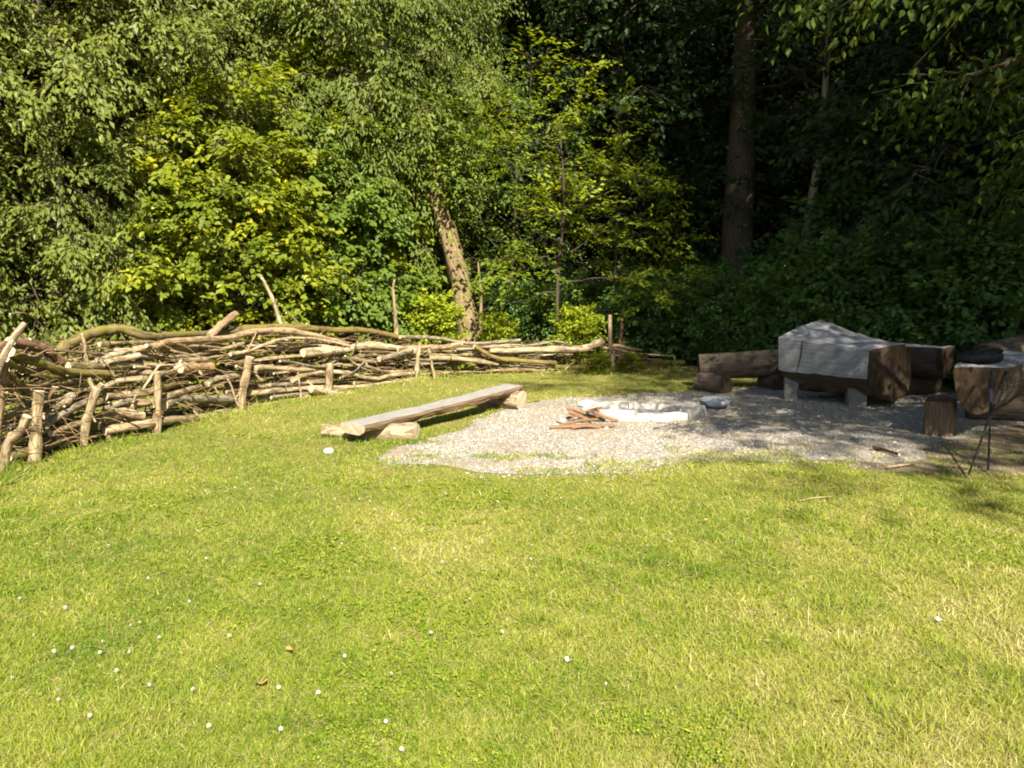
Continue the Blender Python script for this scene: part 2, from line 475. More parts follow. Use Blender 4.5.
def grass_field():
    r = np.random.default_rng(5)
    N = 950000
    # distance law keeps the number per picture area roughly even
    u = r.random(N)
    d0, d1, k = 2.1, 16.5, 1.1
    d = (d0 ** (-k + 1e-9) + u * (d1 ** -k - d0 ** -k)) ** (-1 / k)
    X = (r.random(N) * 2 - 1) * (0.74 * d + 0.7)
    Y = d
    keep = np.ones(N, bool)
    ing = inside(GRAVEL, X + r.normal(size=N) * 0.06, Y + r.normal(size=N) * 0.15 + (vnoise(X, Y, 0.34, 61) - .60) * 1.7 + (vnoise(X, Y, 0.12, 62) - .5) * .8)
    ing &= inside(GRAVEL, X, Y)
    keep &= ~(ing & (r.random(N) > 0.012))
    ins = inside(SOIL, X, Y)
    keep &= ~(ins & (r.random(N) > 0.10 + 0.5 * (vnoise(X, Y, 0.35, 77) > 0.62)))
    bare = (vnoise(X, Y, 0.22, 51) * .6 + vnoise(X, Y, 0.8, 52) * .4) > 0.75
    keep &= ~(bare & (r.random(N) < .6))
    X, Y = X[keep], Y[keep]; n = len(X)
    p1 = vnoise(X, Y, 1.5, 1); p2 = vnoise(X, Y, 0.42, 2); p3 = vnoise(X, Y, 0.13, 3)
    patch = 0.5 * p1 + 0.32 * p2 + 0.18 * p3          # 0 lush .. 1 dry
    near_left = np.clip((1.6 - X) / 4, 0, 1) * 0.13
    dry = np.clip((patch - 0.5) * 1.25 + 0.61 - near_left, 0, 1)
    tint = np.clip(dry * 0.85 - 0.11 * np.clip((vnoise(X, Y, 0.16, 41) - .55) * 3, 0, 1) + r.normal(size=n) * 0.17, 0, 1)
    straw = r.random(n) < 0.07 + 0.16 * dry
    tint[straw] = r.uniform(0.82, 1.0, straw.sum())
    tuft = np.clip((vnoise(X, Y, 0.16, 41) - .55) * 3, 0, 1) * np.clip((vnoise(X, Y, 1.1, 42) - .35) * 3, 0, 1)
    h = (0.018 + 0.034 * r.random(n) ** 1.5) * (0.7 + 0.6 * vnoise(X, Y, 0.25, 4) + 0.9 * tuft)
    tall = r.random(n) < 0.02
    h[tall] *= 1.8; h[inside(GRAVEL, X, Y)] *= .75
    # rough grass at the foot of the hedge
    px = 512 + FPX * X / Y
    hb = np.interp(px, HX, HY)
    rough = np.exp(-((Y - hb + 0.15) / 0.35) ** 2) * (px < 680) * vnoise(X, Y, 0.4, 9)
    for bx, by, br in ((-1.95, 8.5, .22), (-1.5, 8.33, .25), (-1.1, 8.3, .2), (-.3, 10.7, .25), (.1, 10.6, .2), (3.1, 12.3, .25)):
        rough = np.maximum(rough, .32 * np.exp(-((X - bx) ** 2 + (Y - by) ** 2) / br ** 2))
    h *= 1 + 4.0 * rough * (1 + .8 * (px > 380))
    h[Y > hb + 0.3] *= 1.8
    w = (0.0009 + 0.0012 * r.random(n)) * (0.55 + Y / 5.0)
    az = r.uniform(0, 2 * math.pi, n) + 1.2 * (vnoise(X, Y, 0.6, 6) - 0.5)
    lean = np.abs(r.normal(size=n) * 0.42 + 1.18) + straw * 1.2
    dx, dy = np.cos(az), np.sin(az)
    ca, sa = np.cos(np.minimum(lean, 1.5)), np.sin(np.minimum(lean, 1.5))
    ax = r.uniform(0, 6.28, n)
    sx, sy = -np.sin(ax) * w, np.cos(ax) * w
    ingr = inside(GRAVEL, X, Y)
    h = np.where(ingr, h * 1.2, h)
    B = np.stack([X, Y, np.where(ingr, .010, .001)], 1)
    S = np.stack([sx, sy, np.zeros(n)], 1)
    L = h * (1 + straw * 0.8); ca = np.where(ingr, np.maximum(ca, .55), ca)
    mid = B + np.stack([dx * sa * L * 0.35, dy * sa * L * 0.35, L * 0.55 * np.maximum(ca, 0.25)], 1)
    tip = B + np.stack([dx * sa * L, dy * sa * L, L * np.maximum(ca, 0.12) + 0.004], 1)
    V = np.stack([B - S, B + S, mid + S * 0.8, mid - S * 0.8, tip], 1).reshape(-1, 3)
    i = np.arange(n)[:, None] * 5
    q = i + np.array([[0, 1, 2, 3]]); t3 = i + np.array([[3, 2, 4]])
    m = MB(); m.add(V, q, 0, tint=tint)
    # tips share the vertex block
    m.f.append(t3); m.m.append(np.zeros(n, np.int32)); m.tint.append(tint)
    tag(m.build('grass', [M['grass']]), 'short sunlit lawn grass with dry straw coloured patches', 'grass', kind='stuff')


grass_field()

# clover leaves in lush patches
r = np.random.default_rng(11)
N = 60000
d = r.uniform(2.1 ** .5, 9 ** .5, N) ** 2
X = (r.random(N) * 2 - 1) * (0.72 * d + 0.5); Y = d
k = (vnoise(X, Y, 0.9, 31) * 0.6 + vnoise(X, Y, 0.25, 32) * 0.4) > 0.69
k &= ~inside(GRAVEL, X, Y) & ~inside(SOIL, X, Y)
X, Y = X[k], Y[k]; n = len(X)
z = r.uniform(0.010, 0.026, n); s = r.uniform(0.005, 0.010, n) * (0.8 + Y / 12)
V, F = [], []
a0 = r.uniform(0, 6.28, n)
for j in range(3):
    a = a0 + j * 2.094
    for rr, da in ((0.0, 0), (0.85, -0.55), (1.15, 0.0), (0.85, 0.55)):
        V.append(np.stack([X + np.cos(a + da) * s * rr * 1.4, Y + np.sin(a + da) * s * rr * 1.4, z + r.normal(size=n) * 0.003], 1))
V = np.stack(V, 1).reshape(-1, 3)
F = (np.arange(n)[:, None, None] * 12 + np.array([[0, 1, 2, 3], [4, 5, 6, 7], [8, 9, 10, 11]])[None]).reshape(-1, 4)
mb = MB(); mb.add(V, F, 0, tint=np.repeat(r.uniform(0.12, 0.55, n), 3))
tag(mb.build('clover_leaves', [M['grass']]), 'low green clover leaves spreading in patches through the lawn', 'clover', kind='stuff')

# white clover flowers, each its own thing
fl_px = [(190, 604), (260, 586), (131, 626), (139, 624), (101, 642), (53, 655), (75, 650), (35, 635), (100, 657), (127, 654), (118, 675), (59, 701), (12, 680), (151, 687), (195, 691), (279, 691),
         (321, 696), (390, 676), (432, 637), (501, 636), (387, 725), (400, 756), (279, 735), (393, 551), (421, 549), (467, 547), (441, 564), (455, 560), (482, 570), (343, 545), (360, 499), (370, 502),
         (375, 510), (80, 490), (235, 489), (250, 489), (531, 545), (531, 560), (497, 503), (588, 497), (604, 685), (160, 640), (230, 640), (88, 720), (210, 732), (300, 610), (470, 600), (580, 520),
         (446, 494), (418, 482), (410, 505), (560, 470 + 28), (640, 520), (700, 505), (345, 660), (20, 600), (66, 610), (150, 580), (205, 560), (110, 545)]


def head_mesh():
    m = MB(); q = np.random.default_rng(2)
    # a ball of small petals
    n = 70
    i = np.arange(n) + 0.5
    ph = np.arccos(1 - 1.55 * i / n); th = math.pi * (1 + 5 ** 0.5) * i
    D = np.stack([np.cos(th) * np.sin(ph), np.sin(th) * np.sin(ph), np.cos(ph)], 1)
    side = np.cross(D, np.array([0, 0, 1.0])); side /= np.linalg.norm(side, axis=1)[:, None] + 1e-6
    R = 0.0095
    V = np.stack([D * R * 0.3, D * R * 0.7 + side * R * 0.22, D * R * 1.1 + np.array([0, 0, R * 0.25]), D * R * 0.7 - side * R * 0.22], 1).reshape(-1, 3) + np.array([0, 0, 0.045])
    m.add(V, np.arange(n)[:, None] * 4 + np.arange(4)[None], 0)
    return m.mesh('flower_head', [M['white']])


HEAD = head_mesh()
mst = MB(); tube(mst, [(0.004, 0, 0), (0.0, 0.002, 0.02), (0, 0, 0.042)], 0.0012, 5, 0, cap=False)
STEM = mst.mesh('flower_stem', [M['stem']])
first = None
for i, (px, py) in enumerate(fl_px):
    p = gp(px, py + 4)
    o = bpy.data.objects.new('clover_flower', None); COL.objects.link(o)
    o.location = p; o.rotation_euler = (r.normal() * 0.15, r.normal() * 0.15, r.uniform(0, 6))
    sc = r.uniform(0.5, 0.85) * (1 + max(0, p[1] - 4) * 0.06); o.scale = (sc,) * 3
    tag(o, 'small round white clover flower standing in the short lawn', 'flower', 'white clover flowers in the lawn')
    for nm, me in (('flower_head', HEAD), ('stem', STEM)):
        c = bpy.data.objects.new(nm, me); COL.objects.link(c); c.parent = o


# ------------------------------------------------------------------ small litter on the lawn
def scrap(name, px, py, size, mat, label, cat, curl=0.3, seed=0, group=None):
    q = np.random.default_rng(seed); p = gp(px, py)
    g = np.linspace(-1, 1, 5)
    gx, gy = np.meshgrid(g, g)
    rad = 1 - 0.25 * (np.abs(gx * gy))
    v = np.stack([gx * size * rad + q.normal(size=gx.shape) * size * .08, gy * size * 0.62 * rad, 0.03 + size * curl * (gx ** 2 * q.uniform(.4, 1) + gy * q.uniform(-.6, .6)) + q.normal(size=gx.shape) * size * .06], -1).reshape(-1, 3)
    a = q.uniform(0, 6.28); ca, sa = math.cos(a), math.sin(a)
    v[:, :2] = v[:, :2] @ np.array([[ca, sa], [-sa, ca]])
    f = [[i * 5 + j, i * 5 + j + 1, i * 5 + j + 6, i * 5 + j + 5] for i in range(4) for j in range(4)]
    m = MB(); m.add(v + p, f); return tag(m.build(name, [mat], smooth=True), label, cat, group)


scrap('paper_scrap', 939, 626, 0.019, M['paper'], 'crumpled scrap of white paper lying alone on the lawn', 'litter', .5, 1)
scrap('feather', 569, 667, 0.020, M['white'], 'fluffy white feather lying in dry straw coloured grass', 'feather', .5, 2)
for i, (x, y, s) in enumerate([(290, 656, .022), (262, 690, .03), (706, 525, .02), (840, 708, .02)]):
    scrap('fallen_leaf', x, y, s, M['dead_leaf'], 'dry brown fallen leaf curled on the short lawn', 'leaf', .5, 10 + i, 'dry brown leaves fallen on the lawn')
scrap('dandelion', 689, 739, 0.016, M['yellow'], 'single small yellow flower low in the lawn', 'flower', .4, 30)


def rock(name, cen, dims, mat, label, cat='stone', seed=0, group=None, flat=0.0, parent=None):
    import bmesh
    bm = bmesh.new(); bmesh.ops.create_icosphere(bm, subdivisions=3, radius=1)
    q = np.random.default_rng(seed)
    v = np.array([w.co[:] for w in bm.verts])
    P = v.copy()
    for k in range(7):                                  # chisel facets
        n_ = q.normal(size=3); n_ /= np.linalg.norm(n_); dd = q.uniform(0.62, 0.85)
        e = P @ n_ - dd; P -= np.clip(e, 0, None)[:, None] * n_
    P += q.normal(size=P.shape) * 0.015
    P *= np.array(dims) * 0.5 * 1.2
    P[:, 2] -= P[:, 2].min()
    f = np.array([[x.index for x in fc.verts] for fc in bm.faces]); bm.free()
    m = MB(); m.add(P + np.array([cen[0], cen[1], cen[2]]), f)
    return tag(m.build(name, [mat], parent), label, cat, group)


rock('stone', gp(328, 453) + np.array([0, 0, -.01]), (0.10, 0.08, 0.06), M['stone_pale'], 'fist sized white stone in the grass beside the plank bench', seed=4)

# ------------------------------------------------------------------ plank bench
pb = empty('plank_bench', (-0.85, 9.6, 0), 'low plank bench of grey weathered wood resting on two short logs', 'bench')


def frame_axis(a, b):
    u = np.asarray(b, float) - np.asarray(a, float); L = np.linalg.norm(u); u /= L
    side = np.cross(u, [0, 0, 1.0]); side /= np.linalg.norm(side)
    up = np.cross(side, u)
    return u, side, up, L


def loft(mb, secs, mats_per_edge, tcs=None, endmats=(1, 1), jitter=0.0, rng=RNG):
    """closed sections (n, k, 3) -> side quads + end caps"""
    S = np.asarray(secs, float); n, k, _ = S.shape
    if jitter: S = S + rng.normal(size=S.shape) * jitter
    cen = S.mean(1)
    L = np.concatenate([[0], np.cumsum(np.linalg.norm(np.diff(cen, axis=0), axis=1))])
    per = np.concatenate([[0], np.cumsum(np.linalg.norm(np.diff(S[0], axis=0), axis=1))])
    tc = np.stack([np.broadcast_to(L[:, None], (n, k)), np.broadcast_to(per[None], (n, k)), np.zeros((n, k))], -1)
    i = np.arange(n - 1)[:, None] * k; j = np.arange(k)[None]; j2 = (j + 1) % k
    f = np.stack([i + j, i + j2, i + k + j2, i + k + j], -1)
    m = np.broadcast_to(np.asarray(mats_per_edge)[None], (n - 1, k)).ravel()
    mb.add(S.reshape(-1, 3), f.reshape(-1, 4), m, tc.reshape(-1, 3))
    for e, rev, em in ((0, True, endmats[0]), (n - 1, False, endmats[1])):
        ring = S[e]; c0 = ring.mean(0)
        vv = np.vstack([ring, c0[None]])
        loc = np.stack([np.zeros(k + 1), (vv - c0)[:, 0] * 1.2 + (vv - c0)[:, 1] * .3, (vv - c0)[:, 2]], -1)
        ff = np.stack([np.arange(k), (np.arange(k) + 1) % k, np.full(k, k)], -1)
        mb.add(vv, ff[:, ::-1] if rev else ff, em, loc)


A0, A1 = np.array([-1.66, 8.22, 0.215]), np.array([0.02, 10.98, 0.30])
u, sd, up, L = frame_axis(A0, A1)
secs = []
q = np.random.default_rng(40)
prof = np.array([(-.155, 0), (-.08, .004), (0, .002), (.08, .003), (.15, 0), (.165, -.03), (.145, -.075), (.09, -.105), (-.09, -.105), (-.145, -.075), (-.168, -.03)])
for t in np.linspace(0, 1, 26):
    wv = 1 + 0.05 * math.sin(t * 9) + 0.04 * math.sin(t * 23 + 1)
    sg = -0.015 * math.sin(math.pi * t)
    pr = prof * np.array([wv, 1]) + q.normal(size=prof.shape) * np.where(prof[:, 1:] < -.01, 0.006, 0.0015)
    secs.append(A0 + u * t * L + pr[:, :1] * sd + (pr[:, 1:] + sg) * up)
mb = MB(); loft(mb, secs, [0, 0, 0, 0, 1, 1, 1, 1, 1, 1, 1], endmats=(2, 2))
mb.build('seat', [M['plank'], M['plank_side'], M['log_end_pale']], pb)


def log_mesh(a, b, r0, r1, sides=18, bump=0.07, n=12, bark=None, end=None, squash=1.0, seed=0, sag=0.0):
    q = np.random.default_rng(seed)
    p = spline([a, (np.asarray(a) + np.asarray(b)) / 2 + np.array([0, 0, sag]), b], n)
    m = MB(); tube(m, p, np.linspace(r0, r1, n), sides, bump, True, 0, 1, q, squash)
    return m


log_mesh((-2.06, 8.66, 0.06), (-1.02, 8.46, 0.075), 0.085, 0.12, bump=.13, seed=1).build('leg', [M['branch'], M['log_end_pale']], pb, True, (1.1, 1.05, 0.95))
log_mesh((-0.42, 11.0, 0.11), (0.13, 10.68, 0.11), 0.12, 0.135, bump=.13, seed=2).build('leg', [M['branch'], M['log_end_pale']], pb, True, (1.1, 1.05, 0.95))

# ------------------------------------------------------------------ fire pit
fp = empty('fire_pit', (1.68, 10.1, 0), 'low oval fire pit ringed with pale stone blocks', 'fire pit')
nb = 7; cx, cy, rx, ry = 1.68, 10.15, 0.80, 0.50
q = np.random.default_rng(50)
for i in range(nb):
    a0 = 2 * math.pi * i / nb + 0.004 + q.normal() * .008; a1 = 2 * math.pi * (i + 1) / nb - 0.004 + q.normal() * .008
    h = 0.11 + q.normal() * 0.012
    secs = []
    for a in np.linspace(a0, a1, 7):
        o_ = np.array([cx + rx * math.cos(a), cy + ry * math.sin(a)]); w_ = 0.17
        i_ = np.array([cx + (rx - w_) * math.cos(a), cy + (ry - w_) * math.sin(a)])
        dv = (o_ - i_)
        sec = []
        for fr, z in ((1, -.02), (1.0, h * .5), (1 - .03, h * .9), (.86, h), (.5, h + .004), (.14, h), (.03, h * .9), (0, h * .5), (0, -.02)):
            pxy = i_ + dv * fr + q.normal(size=2) * 0.006
            sec.append((pxy[0], pxy[1], z + q.normal() * .003))
        secs.append(sec)
    mb = MB(); loft(mb, secs, [0] * 9, endmats=(0, 0)); mb.build('kerb_stone', [M['stone_pale']], fp)
mb = MB(); pts = [(cx, cy, 0.05)]
for a in np.linspace(0, 2 * math.pi, 40, endpoint=False):
    for rr, z in ((.5, .055), (1, .03)):
        pts.append((cx + (rx - .15) * rr * math.cos(a), cy + (ry - .15) * rr * math.sin(a), z + q.normal() * .01))
f3 = [[0, 1 + 2 * i, 1 + 2 * ((i + 1) % 40)] for i in range(40)]
f4 = [[1 + 2 * i, 2 + 2 * i, 2 + 2 * ((i + 1) % 40), 1 + 2 * ((i + 1) % 40)] for i in range(40)]
mb.add(pts, f3); mb.f.append(np.array(f4)); mb.m.append(np.zeros(40, np.int32)); mb.tint.append(np.full(40, .5))
mb.build('ash_bed', [M['ash']], fp)
rock('flat_stone', (2.78, 10.78, 0), (0.40, 0.26, 0.15), M['stone_grey'], 'flat topped grey stone just beyond the end of the fire pit', seed=11)
rock('pale_stone', (0.98, 10.35, 0), (0.24, 0.2, 0.15), M['stone_pale'], 'angular pale stone leaning behind the heap of firewood', seed=12)

# firewood, every stick a thing
fw = [((550, 429), (615, 427), .034, 9.15, .04, 'thick orange brown firewood log lying across the front of the heap'),
      ((569, 412), (592, 424), .026, 9.5, .15, 'split stick propped steeply on the left of the firewood heap'),
      ((573, 409), (605, 421), .024, 9.6, .14, 'red brown stick sloping across the top of the firewood heap'),
      ((588, 410), (618, 425), .026, 9.55, .13, 'short stick sloping down to the fire pit stones'),
      ((580, 417), (612, 415), .022, 9.75, .09, 'thin level stick laid across the back of the firewood heap'),
      ((563, 424), (598, 419), .020, 9.35, .08, 'thin pale stick poking out of the firewood heap near the white pebbles'),
      ((566, 408), (586, 416), .022, 9.72, .13, 'dark stick resting highest at the back of the firewood heap'),
      ((596, 407), (603, 424), .020, 9.62, .12, 'steep stick standing between the heap and the fire pit stones'),
      ((556, 422), (578, 415), .018, 9.55, .06, 'thin stick rising away from the white pebbles'),
      ((572, 428), (600, 430), .018, 9.1, .02, 'thin stick lying flat in front of the thick firewood log'),
      ((583, 413), (601, 408), .024, 9.7, .15, 'short stick tilted up towards the fire pit at the top of the heap')]
for i, (a, b, rr, Y, zz, lab) in enumerate(fw):
    rr *= .8; pa, pb_ = at(*a, Y - .05), at(*b, Y + .05)
    pa[2] = max(pa[2], rr); pb_[2] = max(pb_[2], rr)
    m = MB(); q = np.random.default_rng(60 + i)
    p = spline([pa, (pa + pb_) / 2 + q.normal(size=3) * .008, pb_], 9)
    tube(m, p, rr * (1 + .1 * np.sin(np.linspace(0, 5, 9))), 8, .12, True, 0, 1, q)
    tag(m.build('firewood_stick', [M['firewood'], M['fire_end']]), lab, 'firewood', 'firewood heaped beside the fire pit')
for i, (x, y, s) in enumerate([(563, 424, .09), (556, 427, .06), (606, 430, .05)]):
    rock('pebble', gp(x, y), (s, s * .8, s * .7), M['stone_pale'], ['white pebble nestling against the left of the firewood', 'smallest white pebble at the tip of the front firewood log', 'pale pebble in front of the orange firewood log'][i], seed=70 + i)

# ------------------------------------------------------------------ log seats on the right
lb = empty('log_bench', (3.9, 13.0, 0), 'round bark covered log bench lying on a short log, left of the hewn seat', 'log bench')
a, b = at(699, 367, 13.2), at(800, 362, 12.95)
m = log_mesh(a, b, .215, .225, n=14, bump=.03, seed=5); m.build('log', [M['bark_log'], M['log_end']], lb, True)
log_mesh((3.02, 12.75, .13), (3.32, 12.35, .13), .17, .17, seed=6).build('leg', [M['bark_log'], M['log_end']], lb, True)
log_mesh((4.2, 13.2, .1), (4.3, 12.75, .1), .15, .15, seed=7).build('leg', [M['bark_log'], M['log_end']], lb, True)

rb = empty('log_bench', (6.2, 12.0, 0), 'log bench with a flat silvered top, behind the dark end of the hewn seat', 'log bench')
a, b = np.array([5.35, 13.0, .62]), np.array([6.38, 11.75, .60])
u, sd, up, L = frame_axis(a, b)
prof = [(math.cos(t) * .30, math.sin(t) * .30) for t in np.linspace(math.pi * 1.02, math.pi * 1.98, 11)]
prof = np.array([(-.30, .16), (-.1, .165), (.1, .16), (.30, .165)][::-1] + prof)[::-1]
secs = [a + u * t * L + (prof[:, :1] * (1 + q.normal() * .02)) * sd + prof[:, 1:] * up for t in np.linspace(0, 1, 9)]
mb = MB()
k = len(prof); em = [1] * k
for i in range(k):
    if prof[i, 1] > .1 and prof[(i + 1) % k, 1] > .1: em[i] = 0
loft(mb, secs, em, endmats=(2, 2), jitter=.006); mb.build('seat', [M['hewn'], M['bark_log'], M['log_end']], rb)
log_mesh((5.75, 12.1, .16), (6.5, 12.3, .16), .17, .17, seed=9).build('leg', [M['bark_log'], M['log_end']], rb, True)

hw = empty('hewn_log_seat', (4.7, 11.3, 0), 'massive hewn log seat with silvered faces standing on two stone blocks', 'log seat')
Ls = np.array([(3.86, 11.6, .925), (4.22, 11.79, 1.06), (4.62, 12.0, 1.165), (4.9, 12.25, .95), (5.0, 12.35, .6), (4.8, 12.2, .20), (4.5, 12.0, .08), (4.16, 11.78, .15), (3.88, 11.6, .44)])
Rs = np.array([(4.74, 10.60, .785), (5.05, 10.78, .84), (5.42, 11.0, .86), (5.58, 11.1, .68), (5.62, 11.1, .42), (5.52, 11.02, .17), (5.25, 10.88, .07), (4.98, 10.75, .16), (4.73, 10.6, .42)])
q = np.random.default_rng(81)
secs = []
for t in np.linspace(0, 1, 15):
    s_ = Ls * (1 - t) + Rs * t
    s_[2, 2] -= 0.045 * math.sin(math.pi * t)            # the ridge dips a little in the middle
    s_ += q.normal(size=s_.shape) * np.array([[.006]] * 3 + [[.02]] * 5 + [[.006]])
    secs.append(s_)
# finer ring on the end: knots from the bark edge
mb = MB(); loft(mb, secs, [0, 0, 1, 1, 1, 1, 1, 1, 0], endmats=(0, 2))
mb.build('log', [M['hewn'], M['bark_log'], M['log_end']], hw)
# long drying crack across the front face: a narrow dark wedge set 3 mm proud
dn = np.array([-.75, -.66, 0]) * .004
c0, c1 = Ls[0] * .72 + Rs[0] * .28, Ls[8] * .78 + Rs[8] * .22
mid = (c0 + c1) / 2 + np.array([.012, -.012, 0])
w_ = np.array([.010, -.011, 0])
v = [c0 + dn, c0 + dn + w_ * .6, mid + dn - w_ * .3, mid + dn + w_ * .9, c1 + dn, c1 + dn + w_ * .4]
v = np.array(v) ; v = np.vstack([v, v + np.array([.75, .66, 0]) * .03])
mb = MB(); mb.add(v, [[0, 1, 3, 2], [2, 3, 5, 4], [0, 2, 8, 6], [2, 4, 10, 8], [1, 7, 9, 3], [3, 9, 11, 5]])
mb.build('crack', [M['bark']], hw)


def block(parent, cen, dims, rot, mat, name='foot_block', seed=0):
    q = np.random.default_rng(seed)
    x, y, z = np.array(dims) / 2
    secs = []
    for h in np.linspace(0, 1, 6):
        e = 0.96 if h in (0, 1) else 1.0
        s = np.array([(-x, -y * .85), (-x * .85, -y), (x * .85, -y), (x, -y * .85), (x, y * .85), (x * .85, y), (-x * .85, y), (-x, y * .85)]) * e
        s = s + q.normal(size=s.shape) * .005
        ca, sa = math.cos(rot), math.sin(rot)
        s = s @ np.array([[ca, sa], [-sa, ca]])
        secs.append(np.column_stack([s[:, 0] + cen[0], s[:, 1] + cen[1], np.full(8, cen[2] + h * dims[2])]))
    m = MB(); loft(m, secs, [0] * 8, endmats=(0, 0)); m.build(name, [mat], parent)


block(hw, (4.11, 11.70, 0), (.20, .22, .40), -.3, M['block'], seed=1)
block(hw, (4.80, 11.06, 0), (.25, .30, .38), -.25, M['block'], seed=2)

tb = empty('split_log_seat', (4.9, 8.7, 0), 'dark half round split log seat with its sawn end facing the lawn', 'log seat')
a, b = np.array([4.88, 8.3, .80]), np.array([6.55, 10.3, .80])
u, sd, up, L = frame_axis(a, b)
q = np.random.default_rng(90)
prof = [(math.cos(t) * .335, math.sin(t) * .50) for t in np.linspace(math.pi, 2 * math.pi, 13)]
prof[0] = (-.335, -.03); prof[-1] = (.335, -.03)
prof = np.array(prof + [(.33, 0), (.11, .006), (-.11, .004), (-.33, 0)])
prof[:, 0] *= 1 + q.normal(size=len(prof)) * .03; 
# the sawn end is square to the camera side, so the first section is sheared
secs = []
for t in np.linspace(0, 1, 12):
    sh = (1 - t) ** 3 * 0.35
    secs.append(a + u * t * L + prof[:, :1] * (sd * (1 - sh) + u * sh * 1.1) + prof[:, 1:] * up)
k = len(prof); em = [1] * k
for i in (13, 14, 15): em[i] = 0
mb = MB(); loft(mb, secs, em, endmats=(2, 2), jitter=.006); mb.build('seat', [M['hewn'], M['bark_log'], M['log_end']], tb)
block(tb, (4.80, 8.86, 0), (.30, .46, .38), -.55, M['plank_side'], 'leg', 5)
log_mesh((5.7, 9.9, .17), (6.6, 9.6, .17), .19, .19, seed=15).build('leg', [M['bark_log'], M['log_end']], tb, True)

bl = empty('back_log', (6.6, 10.2, 0), 'big brown log raised behind the split log seat with the bag', 'log')
log_mesh((6.42, 10.9, .68), (8.3, 11.3, .95), .20, .30, n=10, seed=16).build('log', [M['bark_log'], M['log_end']], bl, True)
log_mesh((7.2, 11.5, .2), (7.5, 10.7, .2), .30, .30, seed=17).build('leg', [M['bark_log'], M['log_end']], bl, True)

# black bag on the split log
import bmesh
bm = bmesh.new(); bmesh.ops.create_icosphere(bm, subdivisions=4, radius=1)
P = np.array([w.co[:] for w in bm.verts]); F = np.array([[x.index for x in fc.verts] for fc in bm.faces]); bm.free()
P = np.sign(P) * np.abs(P) ** 0.62
P *= np.array([.215, .13, .085]); P[:, 2] -= P[:, 2].min()
P[:, 2] *= 0.72 + 0.28 * np.clip((P[:, 0:1].ravel() + .2) / .3, 0, 1)
P += .006 * np.sin(P[:, [1, 2, 0]] * 60)
bag = empty('bag', (5.12, 8.72, .80), 'slumped black bag lying on top of the split log seat', 'bag')
m = MB(); m.add(P + np.array([5.12, 8.72, .802]), F); m.build('pouch', [M['black']], bag, True)
m = MB(); tube(m, spline([(4.97, 8.62, .90), (4.98, 8.52, .955), (5.12, 8.50, .99), (5.25, 8.54, .955), (5.26, 8.64, .92)], 16), .011, 6, 0); m.build('strap', [M['black']], bag, True)

# walking poles leaning on the sawn end
for i, (g, t, lab) in enumerate([((988, 474), (992, 371), 'black walking pole leaning upright against the sawn log end'), ((967, 479), (1006, 372), 'black walking pole leaning askew across the upright pole')]):
    p0 = gp(*g); p1 = at(*t, 8.10 + .02 * i)
    e = empty('walking_pole', p0, lab, 'walking pole', 'walking poles leaning on the split log')
    d = p1 - p0
    def seg(a, b, r0, r1, nm, mt):
        m = MB(); tube(m, np.array([p0 + d * a, p0 + d * (a + b) / 2, p0 + d * b]), np.linspace(r0, r1, 3), 8, 0, True, 0, 0); m.build(nm, [M[mt]], e, True)
    seg(0, .03, .003, .006, 'tip', 'silver'); seg(.03, .66, .009, .0105, 'shaft', 'black_rubber')
    seg(.66, .80, .0105, .0105, 'upper_shaft', 'silver'); seg(.80, .985, .016, .019, 'grip', 'black_rubber'); seg(.985, 1, .021, .018, 'knob', 'black_rubber')
    m = MB(); cc = p0 + d * .96
    m_pts = [cc, cc + np.array([-.03, -.02, -.04]), cc + np.array([-.035, -.03, -.12]), cc + np.array([.01, -.03, -.15]), cc + np.array([.02, -.01, -.06]), cc]
    tube(m, spline(m_pts, 18), .006, 6, 0); m.build('wrist_strap', [M['black']], e, True)

# sticks lying on the trodden ground
for i, (pts, rr, colr, lab) in enumerate([
        ([(873, 451), (884, 453), (899, 458)], .022, (.35, .27, .2), 'dark crooked stick lying on the soil at the edge of the gravel'),
        ([(888, 470), (902, 468), (916, 466)], .015, (.95, .85, .7), 'short pale stick lying where the soil meets the lawn'),
        ([(800, 503), (815, 500), (832, 499)], .006, (1, .9, .7), 'thin straw coloured twig lying on the sunlit lawn')]):
    m = MB(); q = np.random.default_rng(300 + i)
    p = spline([gp(*k) + np.array([0, 0, rr + .012]) for k in pts], 9); tube(m, p, np.linspace(rr, rr * .6, 9), 7, .12, True, 0, 1, q)
    tag(m.build('stick', [M['branch'], M['branch_end']], color=colr), lab, 'stick')

# ------------------------------------------------------------------ brushwood hedge
TAN, GREY, PALE, WHITE, BROWN, RED, DARK, OLIVE = (1.0, .93, .78), (.82, .84, .82), (1.3, 1.25, 1.10), (1.6, 1.6, 1.5), (.70, .60, .48), (.62, .47, .38), (.45, .40, .34), (.80, .80, .58)


def hp(x, y, off):
    """a point of the hedge: photo pixel at the hedge's own distance plus an offset behind its front"""
    return at(x, y, hd(x) + off)


